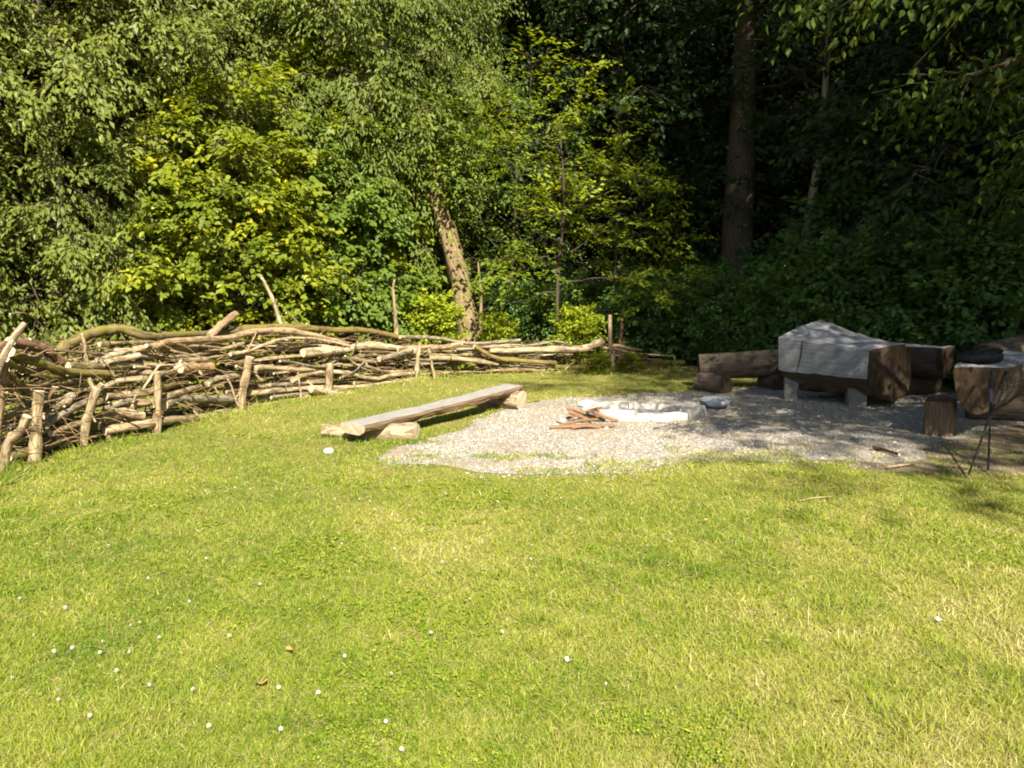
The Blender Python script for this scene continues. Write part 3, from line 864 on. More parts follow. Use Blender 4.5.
def branch(pts, r0, r1, mat='branch', color=TAN, name='branch', sides=8, bump=.10, seed=0, label=None, group=None, cat='branch', n=None, knots=True, extra=None):
    q = np.random.default_rng(1000 + seed)
    n = n or max(8, 4 * len(pts))
    p = spline(pts, n)
    L = np.linalg.norm(p[-1] - p[0])
    lo = np.zeros((4, 3)); lo[1:3] = q.normal(size=(2, 3)) * min(.03, .012 * L); p += spline(lo, n); p[1:-1] += q.normal(size=(n - 2, 3)) * min(.003, r0 * .06)
    rad = np.linspace(r0, r1, n) * (1 + .05 * q.normal(size=n))
    if knots and r0 > .02:
        for k in q.integers(1, n - 1, 2): rad[k] *= 1.18
    m = MB(); tube(m, p, rad, sides, bump, True, 0, 1, q)
    if knots and r0 > .025:                                     # sawn-off side stubs
        for k in q.integers(2, n - 2, q.integers(0, 3)):
            dv = q.normal(size=3); dv[1] = -abs(dv[1]); dv /= np.linalg.norm(dv)
            tube(m, np.array([p[k], p[k] + dv * r0 * 1.6, p[k] + dv * (r0 * 1.6 + q.uniform(.02, .09) * (4 if q.random() < .3 else 1))]), [r0 * .4, r0 * .32, r0 * .26], 6, .08, True, 0, 1, q)
    for e in extra or []:
        tube(m, spline(e[0], 7), np.linspace(e[1], e[2], 7), sides, bump, True, 0, 1, q)
    jit = 1 + q.normal() * .07
    o = m.build(name, [M[mat], M['branch_end']], None, True, tuple(c * jit for c in color))
    return tag(o, label, cat, group)


# stakes: (pixels bottom..top, radius bottom, top, offset, colour, label)
STK = 'stakes of the brushwood hedge'
stakes = [
    ([(0, 466), (8, 446), (17, 432), (27, 416)], .040, .034, -.05, TAN, 'thick tan stake leaning over at the outer end of the hedge front'),
    ([(33, 452), (36, 420), (39, 391)], .052, .046, .02, TAN, 'stout upright stake beside the leaning stake'),
    ([(47, 440), (50, 410), (54, 386)], .046, .044, .25, BROWN, 'blunt brown stake half hidden behind the stout stake'),
    ([(83, 450), (86, 426), (92, 406), (97, 388)], .036, .050, -.03, TAN, 'forked stake tapering towards its foot'),
    ([(112, 450), (108, 434), (104, 418)], .024, .014, -.02, TAN, 'short thin stake between the forked stake and the straight post'),
    ([(158, 441), (158, 405), (157, 372)], .042, .036, -.04, TAN, 'straight pale post with a flat sawn top at the hedge front'),
    ([(184, 396), (181, 372), (178, 357)], .024, .020, .25, TAN, 'slim tan stake standing among the middle branches'),
    ([(242, 409), (244, 385), (250, 357)], .052, .058, -.02, TAN, 'curved thick stake with a rounded pale top'),
    ([(279, 398), (279, 375), (278, 357)], .052, .046, .40, BROWN, 'rough brown stake set back behind the thin vertical stick'),
    ([(327, 394), (329, 378), (330, 364)], .060, .056, -.02, TAN, 'short thick stake with a slanted top'),
    ([(417, 380), (418, 362), (420, 343)], .034, .036, -.02, PALE, 'upright pale stake where the hedge turns lower'),
    ([(435, 372), (431, 358), (427, 346)], .028, .022, .0, TAN, 'thin stake leaning against the upright pale stake'),
    ([(613, 378), (612, 350), (610, 315)], .048, .042, -.15, TAN, 'tall square topped post near the far end of the hedge'),
    ([(619, 350), (620, 330), (622, 310)], .050, .040, .9, RED, 'reddish post standing just behind the tall square topped post'),
    ([(-6, 470), (-2, 420), (2, 362)], .050, .045, .1, BROWN, 'dark brown post at the very end of the hedge'),
    ([(72, 400), (70, 380), (66, 366)], .020, .016, .3, GREY, 'small grey stake hidden among the branches over the blunt stake'),
]
for i, (pts, r0, r1, off, colr, lab) in enumerate(stakes):
    Ys = hd(pts[0][0]) + off
    w = [at(x, y, Ys) for x, y in pts]
    w[0][2] = -.04
    ex = None
    if 'forked' in lab:
        ex = [([at(95, 396, Ys), at(92, 386, Ys), at(89, 378, Ys)], .026, .018), ([at(96, 392, Ys), at(100, 386, Ys), at(102, 384, Ys)], .03, .022)]
    o_st = branch(w, r0, r1, 'branch', colr, 'stake', 10, .06, i, lab, STK, 'stake', n=10)
    for e in ex or []:
        m = MB(); tube(m, spline(e[0], 7), np.linspace(e[1], e[2], 7), 8, .06); m.build('prong', [M['branch'], M['branch_end']], o_st, True, colr)

# named branches
big = [
    ([(48, 360), (59, 354), (71, 347), (90, 339), (109, 332), (128, 327), (153, 332), (191, 331), (227, 331), (262, 327)], .062, .042, .45, 'branch_moss', OLIVE, 'thick mossy trunk arching along the top of the hedge'),
    ([(134, 350), (155, 346), (168, 342), (198, 340), (230, 338), (253, 332), (285, 331), (305, 334), (330, 340), (347, 345)], .038, .050, .22, 'branch', (1.12, 1.0, .84), 'long smooth pinkish tan trunk lying below the mossy trunk'),
    ([(232, 330), (253, 327), (289, 325), (332, 330), (363, 332), (392, 337), (408, 341)], .058, .042, .5, 'branch_moss', (.8, .68, .45), 'brown mossy trunk continuing the hedge top past the white pole'),
    ([(303, 353), (330, 351), (348, 350), (371, 347), (395, 349), (414, 351)], .070, .062, .1, 'branch', WHITE, 'bare white log with peeled bark high on the hedge'),
    ([(104, 431), (130, 426), (151, 422), (175, 418), (198, 418), (229, 414), (260, 408), (293, 402), (306, 397)], .052, .042, .03, 'branch', TAN, 'long bottom log lying on the grass along the hedge front'),
    ([(311, 389), (327, 392), (350, 398), (369, 405)], .060, .042, -.10, 'branch', PALE, 'pale log end slanting out of the hedge onto the grass'),
    ([(247, 394), (277, 391), (313, 388), (340, 388), (363, 387), (392, 383), (410, 380), (422, 378)], .036, .030, .06, 'branch', PALE, 'long slender pale pole low across the hedge'),
    ([(230, 354), (246, 353), (261, 348), (282, 341), (300, 339), (320, 340), (350, 346)], .028, .016, .06, 'branch', PALE, 'thin bowed rod under the pinkish tan trunk'),
    ([(-4, 376), (2, 361), (10, 344), (24, 324)], .030, .026, -.05, 'branch', (1.0, .98, .92), 'smooth grey pole leaning up at the outer end of the hedge'),
    ([(262, 278), (270, 293), (276, 308), (281, 324), (284, 338)], .022, .040, .50, 'branch', WHITE, 'bare white pole sticking up high above the hedge'),
    ([(209, 336), (215, 329), (225, 321), (236, 314)], .050, .046, .35, 'branch', (1.0, .86, .74), 'sawn pinkish stub poking up from the hedge top'),
    ([(396, 338), (396, 329), (395, 314), (393, 292), (394, 280)], .050, .014, .85, 'branch', TAN, 'dead bare sapling stem rising behind the hedge'),
    ([(10, 352), (26, 360), (43, 364), (59, 369), (78, 372), (112, 374)], .046, .034, .10, 'branch_moss', OLIVE, 'long olive branch sweeping down over the hedge end'),
    ([(10, 342), (35, 346), (49, 352), (66, 366)], .050, .045, .28, 'branch', RED, 'reddish brown bough drooping at the hedge end'),
    ([(490, 351), (523, 353), (564, 352), (586, 349), (603, 341)], .045, .08, .0, 'branch', PALE, 'pale trunk with a flared sawn end by the far post'),
    ([(68, 366), (109, 365), (135, 367), (167, 367)], .038, .034, .18, 'branch', OLIVE, 'level olive grey pole above the stout stakes'),
    ([(100, 360), (111, 353), (127, 351), (138, 355), (177, 360)], .034, .026, .2, 'branch', GREY, 'grey branch with a double bend below the mossy trunk'),
    ([(179, 368), (195, 367), (211, 367)], .066, .060, .10, 'branch', (1.2, .95, .78), 'short thick tan log with rough bark beside the slim stake'),
    ([(164, 405), (182, 401), (206, 399), (236, 399)], .052, .048, .08, 'branch', GREY, 'stout grey log between the straight post and the curved stake'),
    ([(45, 416), (58, 408), (72, 396)], .040, .044, .12, 'branch', GREY, 'grey log with a white cut end slanting up from the stout stake'),
    ([(47, 424), (66, 411), (92, 399)], .040, .036, .06, 'branch', GREY, 'smooth grey log slanting up towards the forked stake'),
    ([(10, 314), (23, 314), (39, 322), (52, 332), (66, 343)], .008, .006, .5, 'branch', BROWN, 'thin arching twig above the hedge end'),
    ([(228, 379), (234, 394), (240, 409)], .013, .013, -.06, 'branch', WHITE, 'thin whitish stick propped against the curved stake'),
    ([(143, 389), (150, 378), (159, 366)], .015, .012, .0, 'branch', PALE, 'thin stick slanting beside the top of the straight post'),
    ([(301, 398), (300, 386), (298, 372)], .016, .012, -.03, 'branch', PALE, 'thin vertical stick in front of the middle branches'),
    ([(286, 313), (293, 318), (301, 327)], .013, .015, .45, 'branch', TAN, 'short hooked twig on the hedge top past the white pole'),
    ([(88, 370), (85, 350), (82, 334)], .024, .018, .2, 'branch', TAN, 'short upright stub in front of the cut end of the mossy trunk'),
    ([(379, 359), (395, 355), (412, 350)], .048, .040, .0, 'branch', GREY, 'grey branch with a white sawn end near the upright pale stake'),
    ([(626, 366), (654, 363), (684, 362)], .055, .05, .1, 'branch_moss', (.6, .55, .4), 'mossy log trailing into the shade beyond the far post'),
    ([(474, 346), (493, 357), (523, 361), (556, 363)], .036, .042, -.05, 'branch_moss', (.85, .78, .5), 'yellow mossy log sinking along the low far hedge'),
]
BG = 'large branches laid in the brushwood hedge'
for i, (pts, r0, r1, off, mt, colr, lab) in enumerate(big):
    w = [hp(x, y, off) for x, y in pts]
    branch(w, r0, r1, mt, colr, 'branch', 10, .07, 40 + i, lab, BG, n=max(10, 4 * len(pts)))

# second rank branches read off the photo; their labels say beside which stake they lie and how high
ANCH = [(20, 'the leaning end stake'), (52, 'the stout stakes'), (92, 'the forked stake'), (157, 'the straight post'), (205, 'the short thick tan log'), (246, 'the curved stake'), (300, 'the thin vertical stick'),
        (329, 'the slant topped stake'), (380, 'the bare white log'), (420, 'the upright pale stake'), (480, 'the yellow mossy log'), (560, 'the flared pale trunk'), (612, 'the far post')]
second = [
    ([(105, 412), (125, 413), (143, 416)], .05, .05, .06, TAN), ([(120, 403), (154, 399), (198, 389), (222, 386)], .040, .034, .12, TAN), ([(105, 396), (130, 394), (156, 391)], .055, .05, .2, TAN),
    ([(28, 341), (45, 345), (58, 352)], .035, .03, .4, DARK), ([(5, 359), (26, 370), (43, 375), (64, 378)], .042, .036, .15, OLIVE), ([(-25, 352), (0, 347), (17, 343)], .05, .05, .3, RED),
    ([(6, 371), (17, 381), (28, 392)], .03, .026, .12, OLIVE), ([(56, 437), (68, 430), (83, 421)], .042, .046, .15, GREY), ([(17, 401), (24, 397), (33, 393)], .03, .028, .2, TAN), ([(17, 411), (25, 406), (34, 402)], .03, .028, .2, GREY),
    ([(8, 458), (33, 450), (50, 440)], .045, .036, .1, OLIVE), ([(104, 410), (117, 404), (133, 401)], .034, .03, .05, GREY), ([(98, 426), (117, 418), (140, 416)], .05, .05, .12, TAN),
    ([(104, 386), (119, 381), (147, 378)], .032, .03, .12, PALE), ([(128, 371), (155, 373), (179, 371)], .034, .032, .22, TAN), ([(103, 364), (120, 360), (140, 355)], .032, .028, .1, PALE),
    ([(157, 349), (182, 348), (220, 344)], .040, .034, .3, TAN), ([(165, 357), (196, 353), (243, 344)], .032, .03, .24, TAN), ([(180, 360), (216, 359), (243, 354)], .03, .026, .14, PALE),
    ([(207, 384), (218, 378), (240, 375)], .040, .034, .1, GREY), ([(160, 389), (188, 386), (243, 384)], .034, .03, .2, OLIVE), ([(166, 396), (195, 391), (232, 387)], .03, .028, .25, TAN), ([(225, 392), (250, 390), (276, 385)], .034, .03, .2, TAN),
    ([(256, 368), (277, 368), (326, 369)], .045, .040, .12, TAN), ([(292, 381), (305, 375), (324, 373), (345, 372), (371, 377), (392, 374), (417, 373)], .036, .032, .08, PALE), ([(270, 385), (300, 384), (324, 382)], .026, .024, .14, GREY),
    ([(280, 361), (305, 365), (342, 364)], .02, .018, .05, GREY), ([(340, 365), (363, 365), (387, 369), (412, 370)], .026, .024, .12, TAN), ([(354, 383), (370, 381), (385, 381)], .03, .028, .14, OLIVE), ([(282, 377), (302, 378), (324, 379)], .06, .055, .22, TAN),
    ([(400, 337), (436, 341), (477, 343), (520, 340)], .036, .03, .3, GREY), ([(400, 352), (433, 347), (462, 344)], .05, .046, .15, TAN), ([(520, 347), (553, 341), (572, 346)], .026, .02, .25, GREY), ([(548, 366), (578, 367), (610, 365)], .05, .05, .05, OLIVE),
    ([(610, 346), (625, 347), (642, 350)], .04, .03, .3, BROWN), ([(430, 358), (460, 359), (498, 364)], .045, .04, .05, TAN), ([(440, 350), (470, 350), (500, 346)], .04, .035, .2, TAN), ([(500, 370), (540, 371), (575, 374)], .04, .03, .1, BROWN),
    ([(330, 357), (352, 358), (381, 362)], .05, .045, .25, TAN), ([(236, 366), (252, 372), (262, 381)], .02, .016, -.03, PALE), ([(255, 402), (285, 395), (312, 394)], .03, .028, .15, GREY), ([(383, 390), (400, 392), (416, 394)], .03, .026, -.02, TAN),
    ([(340, 378), (352, 372), (366, 360)], .018, .014, .0, GREY), ([(345, 356), (358, 366), (372, 372)], .016, .012, .0, PALE), ([(560, 378), (566, 370), (574, 362)], .02, .014, .0, TAN), ([(64, 402), (80, 396), (100, 392)], .035, .03, .25, GREY),
    ([(300, 345), (325, 347), (350, 352)], .03, .024, .28, GREY), ([(206, 345), (240, 348), (270, 352)], .03, .025, .3, TAN), ([(230, 360), (255, 359), (300, 356)], .034, .03, .25, TAN), ([(270, 374), (290, 372), (316, 374)], .03, .03, .3, BROWN),
]
rank = {}
order = sorted(range(len(second)), key=lambda i: np.mean([p[1] for p in second[i][0]]))
words = ['topmost', 'second highest', 'third highest', 'fourth highest', 'fifth highest', 'sixth highest', 'seventh highest', 'eighth highest', 'ninth highest']
cname = {TAN: 'tan', GREY: 'grey', PALE: 'pale', BROWN: 'brown', RED: 'reddish', DARK: 'dark', OLIVE: 'olive'}
lab2 = {}
for i in order:
    cxp = np.mean([p[0] for p in second[i][0]])
    an = min(ANCH, key=lambda a: abs(a[0] - cxp))[1]
    key = (an, cname[second[i][4]]); k = rank.get(key, 0); rank[key] = k + 1
    lab2[i] = (key, k)
for i, (pts, r0, r1, off, colr) in enumerate(second):
    (an, cn), k = lab2[i]
    th = 'thin' if r0 < .03 else 'stout' if r0 >= .045 else 'slim'
    lab = f'{th} {cn} branch laid in the hedge by {an}' if rank[(an, cn)] == 1 else f'{words[k]} of the {cn} branches laid in the hedge by {an}'
    w = [hp(x, y, off) for x, y in pts]
    branch(w, r0, r1, 'branch_moss' if colr == OLIVE else 'branch', colr, 'branch', 8, .08, 100 + i, lab, 'branches woven through the brushwood hedge')

# thinner sticks filling the hedge between and behind
q = np.random.default_rng(444)
HTOP_X = [-60, 0, 30, 70, 130, 200, 300, 350, 420, 500, 600, 650]
HTOP_Z = [1.0, 1.08, 1.05, 1.05, 1.08, 1.02, 0.98, 0.90, 0.66, 0.55, 0.50, 0.30]
secname = ['outside the forked stake', 'between the forked and curved stakes', 'between the curved stake and bare white log', 'of the low far hedge']
for i in range(292):
    x0 = -60 + 700 * q.random() ** 1.05
    x0 = float(x0); Yb = hd(x0)
    zt = float(np.interp(x0, HTOP_X, HTOP_Z))
    off = q.uniform(.08, .95)
    z = zt * q.uniform(.02, .93)
    Ln = q.uniform(.5, 1.9) * (0.75 if x0 < 120 else 1)
    dxp = Ln * FPX / Yb * (.75 if x0 < 300 else .9)
    xa, xb = x0 - dxp / 2, x0 + dxp / 2
    tilt = q.normal() * .10 + (0.12 if x0 < 90 else 0)
    P = []; Ya, Yb2 = hd(xa), hd(xb)
    for t in np.linspace(0, 1, 3):
        x = xa + (xb - xa) * t; Yy = Ya + (Yb2 - Ya) * t + off
        zt2 = float(np.interp(x, HTOP_X, HTOP_Z))
        zz = z / zt * zt2 + (t - .5) * tilt * Ln * .6
        P.append(np.array([(x - 512) / FPX * Yy, Yy, min(max(.03, zz), zt2 * .97)]))
    r0 = float(q.choice([.009, .013, .018, .024, .03, .038], p=[.2, .24, .24, .17, .1, .05]))
    sidx = 0 if x0 < 92 else 1 if x0 < 245 else 2 if x0 < 380 else 3
    kind = 'thin' if r0 < .02 else 'medium'
    colr = [TAN, GREY, BROWN, PALE, OLIVE, BROWN][q.integers(0, 6)]
    lab = f'{kind} stick lodged in the brush {secname[sidx]}'
    branch(P, r0, r0 * .7, 'branch', colr, 'stick', 6, .08, 2000 + i, lab, f'{kind} sticks {secname[sidx]}', 'stick', n=9, knots=False)

# fine twigs: a tangle nobody could count
m = MB(); q = np.random.default_rng(555)
for i in range(1900):
    x0 = -50 + 690 * q.random(); zt = float(np.interp(x0, HTOP_X, HTOP_Z)); Yb = hd(x0) + q.uniform(.12, .9)
    if x0 > 420: Yb += .0
    p0 = np.array([(x0 - 512) / FPX * Yb, Yb, zt * q.uniform(.02, 1.0)])
    dv = q.normal(size=3) * np.array([1, .5, .45]); dv /= np.linalg.norm(dv); Ln = q.uniform(.12, .6)
    p1 = p0 + dv * Ln; p1[2] = min(max(p1[2], .01), zt * 1.05)
    mid = (p0 + p1) / 2 + q.normal(size=3) * .03
    tube(m, spline([p0, mid, p1], 5), np.linspace(.0045, .002, 5) * q.uniform(.7, 1.6), 4, 0, False)
tag(m.build('brush_twigs', [M['branch']], color=(.8, .68, .5)), 'tangle of fine dry twigs filling the brushwood hedge', 'brush', kind='stuff')

# ------------------------------------------------------------------ trees
LIGHTWARD = np.array([.1, -.75, .64])     # towards the sun; edge leaves are tilted this way to brighten their crowns


def nrm(a): return a / (np.linalg.norm(a, axis=-1, keepdims=True) + 1e-9)


def leaves(mb, P, D, L, K, ln, wd, q, hang=0.2, jit=0.5, tint_sp=None, six=False, face=0.0):
    """sprays: K leaves along a rachis from P in direction D, roughly in one plane"""
    S = len(P)
    up = np.array([0, 0, 1.0]) + q.normal(size=(S, 3)) * 0.30
    side = nrm(np.cross(D, up)); N = nrm(np.cross(side, D))
    t = (np.arange(K)[None] + q.random((S, K))) / K
    sg = np.where((np.arange(K)[None] + q.integers(0, 2, (S, 1))) % 2 == 0, 1.0, -1.0)
    Lk = L[:, None] * t
    base = P[:, None] + D[:, None] * Lk[..., None]
    base[..., 2] -= hang * 0.6 * Lk * t
    spread = (0.35 * L[:, None] * (1.05 - t) * q.random((S, K)))
    base = base + side[:, None] * (sg * spread)[..., None] + N[:, None] * (q.normal(size=(S, K)) * 0.05 * L[:, None])[..., None]
    ld = D[:, None] * 0.6 + side[:, None] * (sg * (0.9 - 0.4 * t))[..., None] + q.normal(size=(S, K, 3)) * jit * 0.6
    ld[..., 2] -= hang
    ld = nrm(ld)
    nn = nrm(N[:, None] * np.sign(N[:, None, 2:3] + 1e-6) + q.normal(size=(S, K, 3)) * jit + LIGHTWARD * face)
    w = nrm(np.cross(nn, ld)); nn = np.cross(ld, w)
    sc = q.uniform(0.65, 1.25, (S, K, 1))
    l_, w_ = ln * sc, wd * sc * 0.5
    if six:
        V = [base, base + ld * l_ * .28 + w * w_ * .85 + nn * w_ * .22, base + ld * l_ * .62 + w * w_ * .9 + nn * w_ * .22, base + ld * l_ - nn * l_ * .16,
             base + ld * l_ * .62 - w * w_ * .9 + nn * w_ * .22, base + ld * l_ * .28 - w * w_ * .85 + nn * w_ * .22]
        V = np.stack(V, 2).reshape(-1, 3); n = S * K
        i = np.arange(n)[:, None] * 6
        F = np.concatenate([i + np.array([[0, 1, 2, 3]]), i + np.array([[0, 3, 4, 5]])])
    else:
        V = [base, base + ld * l_ * .45 + w * w_ + nn * w_ * .25, base + ld * l_ - nn * l_ * .10, base + ld * l_ * .45 - w * w_ + nn * w_ * .25]
        V = np.stack(V, 2).reshape(-1, 3); n = S * K
        F = np.arange(n)[:, None] * 4 + np.arange(4)[None]
    ts = (q.random((S, 1)) if tint_sp is None else tint_sp[:, None])
    tint = np.clip(0.62 * ts + 0.38 * q.random((S, K)), 0, 1).ravel()
    mb.add(V, F, 0, tint=np.tile(tint, 2) if six else tint)


def crown_of(H, base, R, shape, seed, limbs, sub, spr, K, ln, wd, sl=0.5, e0=0.5, droop=0.5, hang=0.3, jit=0.5, lean=(0, 0), six=False, tr=0.2, inner=0.25, limb_r=0.035, azr=None, tipped=0.0, trunk_pts=None, face=0.0):
    """(trunk MB, branches MB, crown MB) around the origin"""
    q = np.random.default_rng(seed)
    tp = trunk_pts if trunk_pts is not None else [(0, 0, -.05), (lean[0] * .15 + q.normal() * .05, lean[1] * .15, H * .33), (lean[0] * .5 + q.normal() * .1, lean[1] * .5, H * .66), (lean[0], lean[1], H * .97)]
    path = spline(tp, 22)
    s = np.linspace(0, 1, 22)
    rad = tr * (1 - s) ** 0.8 + 0.012
    rad[:3] *= np.array([1.45, 1.15, 1.03])
    mt = MB(); tube(mt, path, rad, 14, 0.06, False, rng=q)
    mbr = MB(); mc = MB()
    P, D, L, T = [], [], [], []
    ga = q.uniform(0, 6.28)
    for i in range(limbs):
        uu = (i + q.random()) / limbs
        h = base + (H * 0.97 - base) * uu
        zi = np.interp(h, path[:, 2], np.arange(22)); k = int(zi); fr = zi - k
        o = path[k] * (1 - fr) + path[min(k + 1, 21)] * fr
        rr = R * shape(uu) * q.uniform(.75, 1.12)
        az = ga + i * 2.39996 + q.normal() * .3
        if azr: az = q.uniform(*azr)
        el = e0 + 0.7 * uu + q.normal() * .15
        hd_ = np.array([math.cos(az), math.sin(az), 0])
        n = 8; t = np.linspace(0, 1, n)
        cur = o + hd_ * (rr * t)[:, None] * math.cos(el * .6) + np.array([0, 0, 1.0]) * (rr * (math.tan(min(el, 1.1)) * t * .7 - droop * t ** 2))[:, None]
        cur[1:] += q.normal(size=(n - 1, 3)) * 0.04 * rr
        cur[:, 2] = np.maximum(cur[:, 2], .12)
        r0 = limb_r * (0.4 + rr / R) * (1.1 - .6 * uu)
        tube(mbr, cur, np.linspace(r0, r0 * .18, n), 5, 0.05, False, rng=q)
        limb_t = q.random()
        ns = max(2, int(sub * rr / R + .5))
        for j in range(ns):
            tt = inner + (1 - inner) * (j + q.random()) / ns
            x = tt * (n - 1); k2 = min(int(x), n - 2); f2 = x - k2
            o2 = cur[k2] * (1 - f2) + cur[k2 + 1] * f2
            tang = nrm(cur[k2 + 1] - cur[k2])
            sd_ = np.cross(tang, [0, 0, 1.0]); sd_ = nrm(sd_)
            sgn = 1 if j % 2 else -1
            d2 = nrm(tang * q.uniform(.3, 1.0) + sd_ * sgn * q.uniform(.5, 1.1) + np.array([0, 0, q.normal() * .28 + .05]))
            l2 = rr * .42 * (1.15 - tt) + sl * .7
            e2 = o2 + d2 * l2; e2[2] = max(e2[2] - droop * .25 * l2, .1)
            tube(mbr, np.array([o2, (o2 + e2) / 2 + np.array([0, 0, .06 * l2]), e2]), np.array([r0 * .3, r0 * .2, .004]), 4, 0, False, rng=q)
            for m_ in range(spr):
                a = (m_ + q.random()) / spr
                pp = o2 + (e2 - o2) * a + q.normal(size=3) * .05 * sl
                dd = nrm(d2 * .8 + sd_ * q.normal() * .55 + tang * q.normal() * .3 + np.array([0, 0, -.25 * hang + q.normal() * .22]))
                P.append(pp); D.append(dd); L.append(sl * q.uniform(.6, 1.25)); T.append(.55 * limb_t + .45 * q.random() + tipped * (tt - .5))
    P, D, L, T = np.array(P), np.array(D), np.array(L), np.clip(np.array(T), 0, 1)
    leaves(mc, P, D, L, K, ln, wd, q, hang, jit, T, six, face)
    return mt, mbr, mc


def dome(u): return max(.12, math.sin(math.pi * min(1, .18 + .82 * u)) ** .6)
def cone(u): return max(.08, (1 - u) ** .7)
def egg(u): return max(.1, math.sin(math.pi * (u * .85 + .12)) ** .75)
def full(u): return max(.15, (1 - u ** 2.2)) ** .5


class Kind:
    def __init__(self, barkm, leafm, name='tree', cat='tree', **kw):
        a, b, c = crown_of(**kw)
        self.me = [('trunk', a.mesh('trunk', [M[barkm]], True)), ('branches', b.mesh('branches', [M['bark']], True)), ('crown', c.mesh('crown', [M[leafm]]))]
        self.name, self.cat = name, cat

    def put(self, x, y, rz, sc, label, group=None, z=0.0, sz=None, leaf=None):
        r = bpy.data.objects.new(self.name, None); COL.objects.link(r)
        r.location = (x, y, z); r.rotation_euler = (0, 0, rz); r.scale = (sc, sc, sz or sc)
        tag(r, label, self.cat, group)
        for nm, me in self.me:
            c = bpy.data.objects.new(nm, me); COL.objects.link(c); c.parent = r
            if leaf and nm == 'crown':
                c.material_slots[0].link = 'OBJECT'; c.material_slots[0].material = M[leaf]
        return r


PI = math.pi
# --- the sunlit edge of the wood on the left
K_droop = Kind('bark', 'l_droop', H=11, base=.5, R=3.3, shape=egg, seed=101, face=1.0, limbs=130, sub=10, spr=5, K=17, ln=.11, wd=.056, sl=.55, e0=.45, droop=.75, hang=.6, jit=.55, tr=.16, limb_r=.02)
K_pale = Kind('bark', 'l_pale', H=12, base=2.2, R=3.2, shape=egg, seed=102, face=1.0, limbs=120, sub=10, spr=5, K=16, ln=.115, wd=.046, sl=.6, e0=.6, droop=.8, hang=.8, jit=.5, tr=.16, limb_r=.02)
K_yellow = Kind('bark', 'l_yellow', H=5.2, base=.4, R=2.1, shape=full, seed=103, face=1.0, six=True, limbs=60, sub=9, spr=4, K=13, ln=.11, wd=.085, sl=.5, e0=.25, droop=.35, hang=.25, jit=.32, tr=.09, limb_r=.02)
K_blue = Kind('bark', 'l_blue', H=5.0, base=.4, R=2.0, shape=full, seed=104, face=1.0, six=True, limbs=60, sub=9, spr=4, K=13, ln=.12, wd=.095, sl=.5, e0=.2, droop=.4, hang=.35, jit=.32, tr=.09, limb_r=.02)

K_droop.put(-10.4, 12.4, .3, 1.0, 'dull green drooping tree, outermost on the sunlit side of the wood', 'sunlit trees behind the brushwood hedge')
K_droop.put(-7.9, 14.2, -.45, 1.0, 'dull green drooping tree directly behind the thick mossy trunk of the hedge', 'sunlit trees behind the brushwood hedge')
K_droop.put(-6.6, 18.0, .1, 1.15, 'dull green tree standing behind the two drooping trees of the hedge', 'sunlit trees behind the brushwood hedge')
K_pale.put(-3.9, 17.6, .4, 1.0, 'tall pale green weeping tree above the yellow green maple', 'sunlit trees behind the brushwood hedge')
K_pale.put(-3.1, 21.0, -.4, 1.0, 'tall pale green weeping tree beside the leaning ivy trunk', 'sunlit trees behind the brushwood hedge')
K_droop.put(-9.3, 15.6, -.2, .95, 'dull green tree filling the gap between the two front drooping trees', 'sunlit trees behind the brushwood hedge')
K_droop.put(-5.9, 16.4, .5, .8, 'lower drooping tree crowding behind the yellow green maple', 'sunlit trees behind the brushwood hedge')
K_droop.put(-12.6, 14.5, .6, 1.1, 'drooping tree at the far end of the sunlit wood edge', 'sunlit trees behind the brushwood hedge')
K_yellow.put(-4.3, 17.2, -.5, 1.15, 'yellow green maple half hidden behind the deep green maple', 'small maples behind the brushwood hedge')
K_yellow.put(-4.9, 14.4, .4, .95, 'bright yellow green maple rising behind the long tan trunk', 'small maples behind the brushwood hedge')
K_blue.put(-3.6, 15.9, .5, .85, 'deep green maple with level layered branches beside the yellow green maple', 'small maples behind the brushwood hedge')

# --- ivy clad leaning trunk
tpts = [at(472, 338, 17.3) * np.array([1, 1, 0]) + np.array([0, 0, -.05]), at(463, 300, 17.3), at(452, 250, 17.35), at(436, 200, 17.4), at(428, 160, 17.5), at(424, 105, 17.6)]
iv = empty('leaning_tree', tpts[0], 'pale leaning trunk wrapped in ivy at the edge of the dark wood', 'tree')
p = spline(tpts, 26); rr = np.linspace(.29, .09, 26); rr[:3] *= [1.35, 1.15, 1.05]
rr = rr * (1 + .07 * np.sin(np.linspace(0, 17, 26)) + .04 * np.sin(np.linspace(1, 40, 26))); m = MB(); tube(m, p, rr, 16, .17, False); m.build('trunk', [M['bark_ivy']], iv, True)
m = MB(); tube(m, spline([at(480, 334, 17.2), at(481, 300, 17.2), at(478, 262, 17.3)], 8), np.linspace(.045, .02, 8), 6, .1); tube(m, spline([at(470, 290, 17.2), at(455, 240, 17.2), at(440, 185, 17.3)], 9), np.linspace(.05, .03, 9), 6, .15)
tube(m, spline([at(437, 203, 17.4), at(414, 180, 17.3), at(400, 150, 17.3)], 8), np.linspace(.09, .04, 8), 8, .1)
m.build('stem', [M['bark_ivy']], iv, True)
q = np.random.default_rng(120)
m = MB(); S = 130
k = q.integers(13, 26, S); az = q.uniform(0, 6.28, S)
dirv = np.stack([np.cos(az), np.sin(az), q.normal(size=S) * .4], 1)
Pp = p[k] + dirv * rr[k][:, None] + q.normal(size=(S, 3)) * .08
leaves(m, Pp, nrm(dirv + np.array([0, 0, -.1])), q.uniform(.2, .75, S), 10, .095, .07, q, .3, .5)
m.build('ivy', [M['l_yellow']], iv)
S = 420
k = q.integers(17, 26, S); az = q.uniform(0, 6.28, S)
dirv = np.stack([np.cos(az), np.sin(az) - .3, q.normal(size=S) * .35], 1)
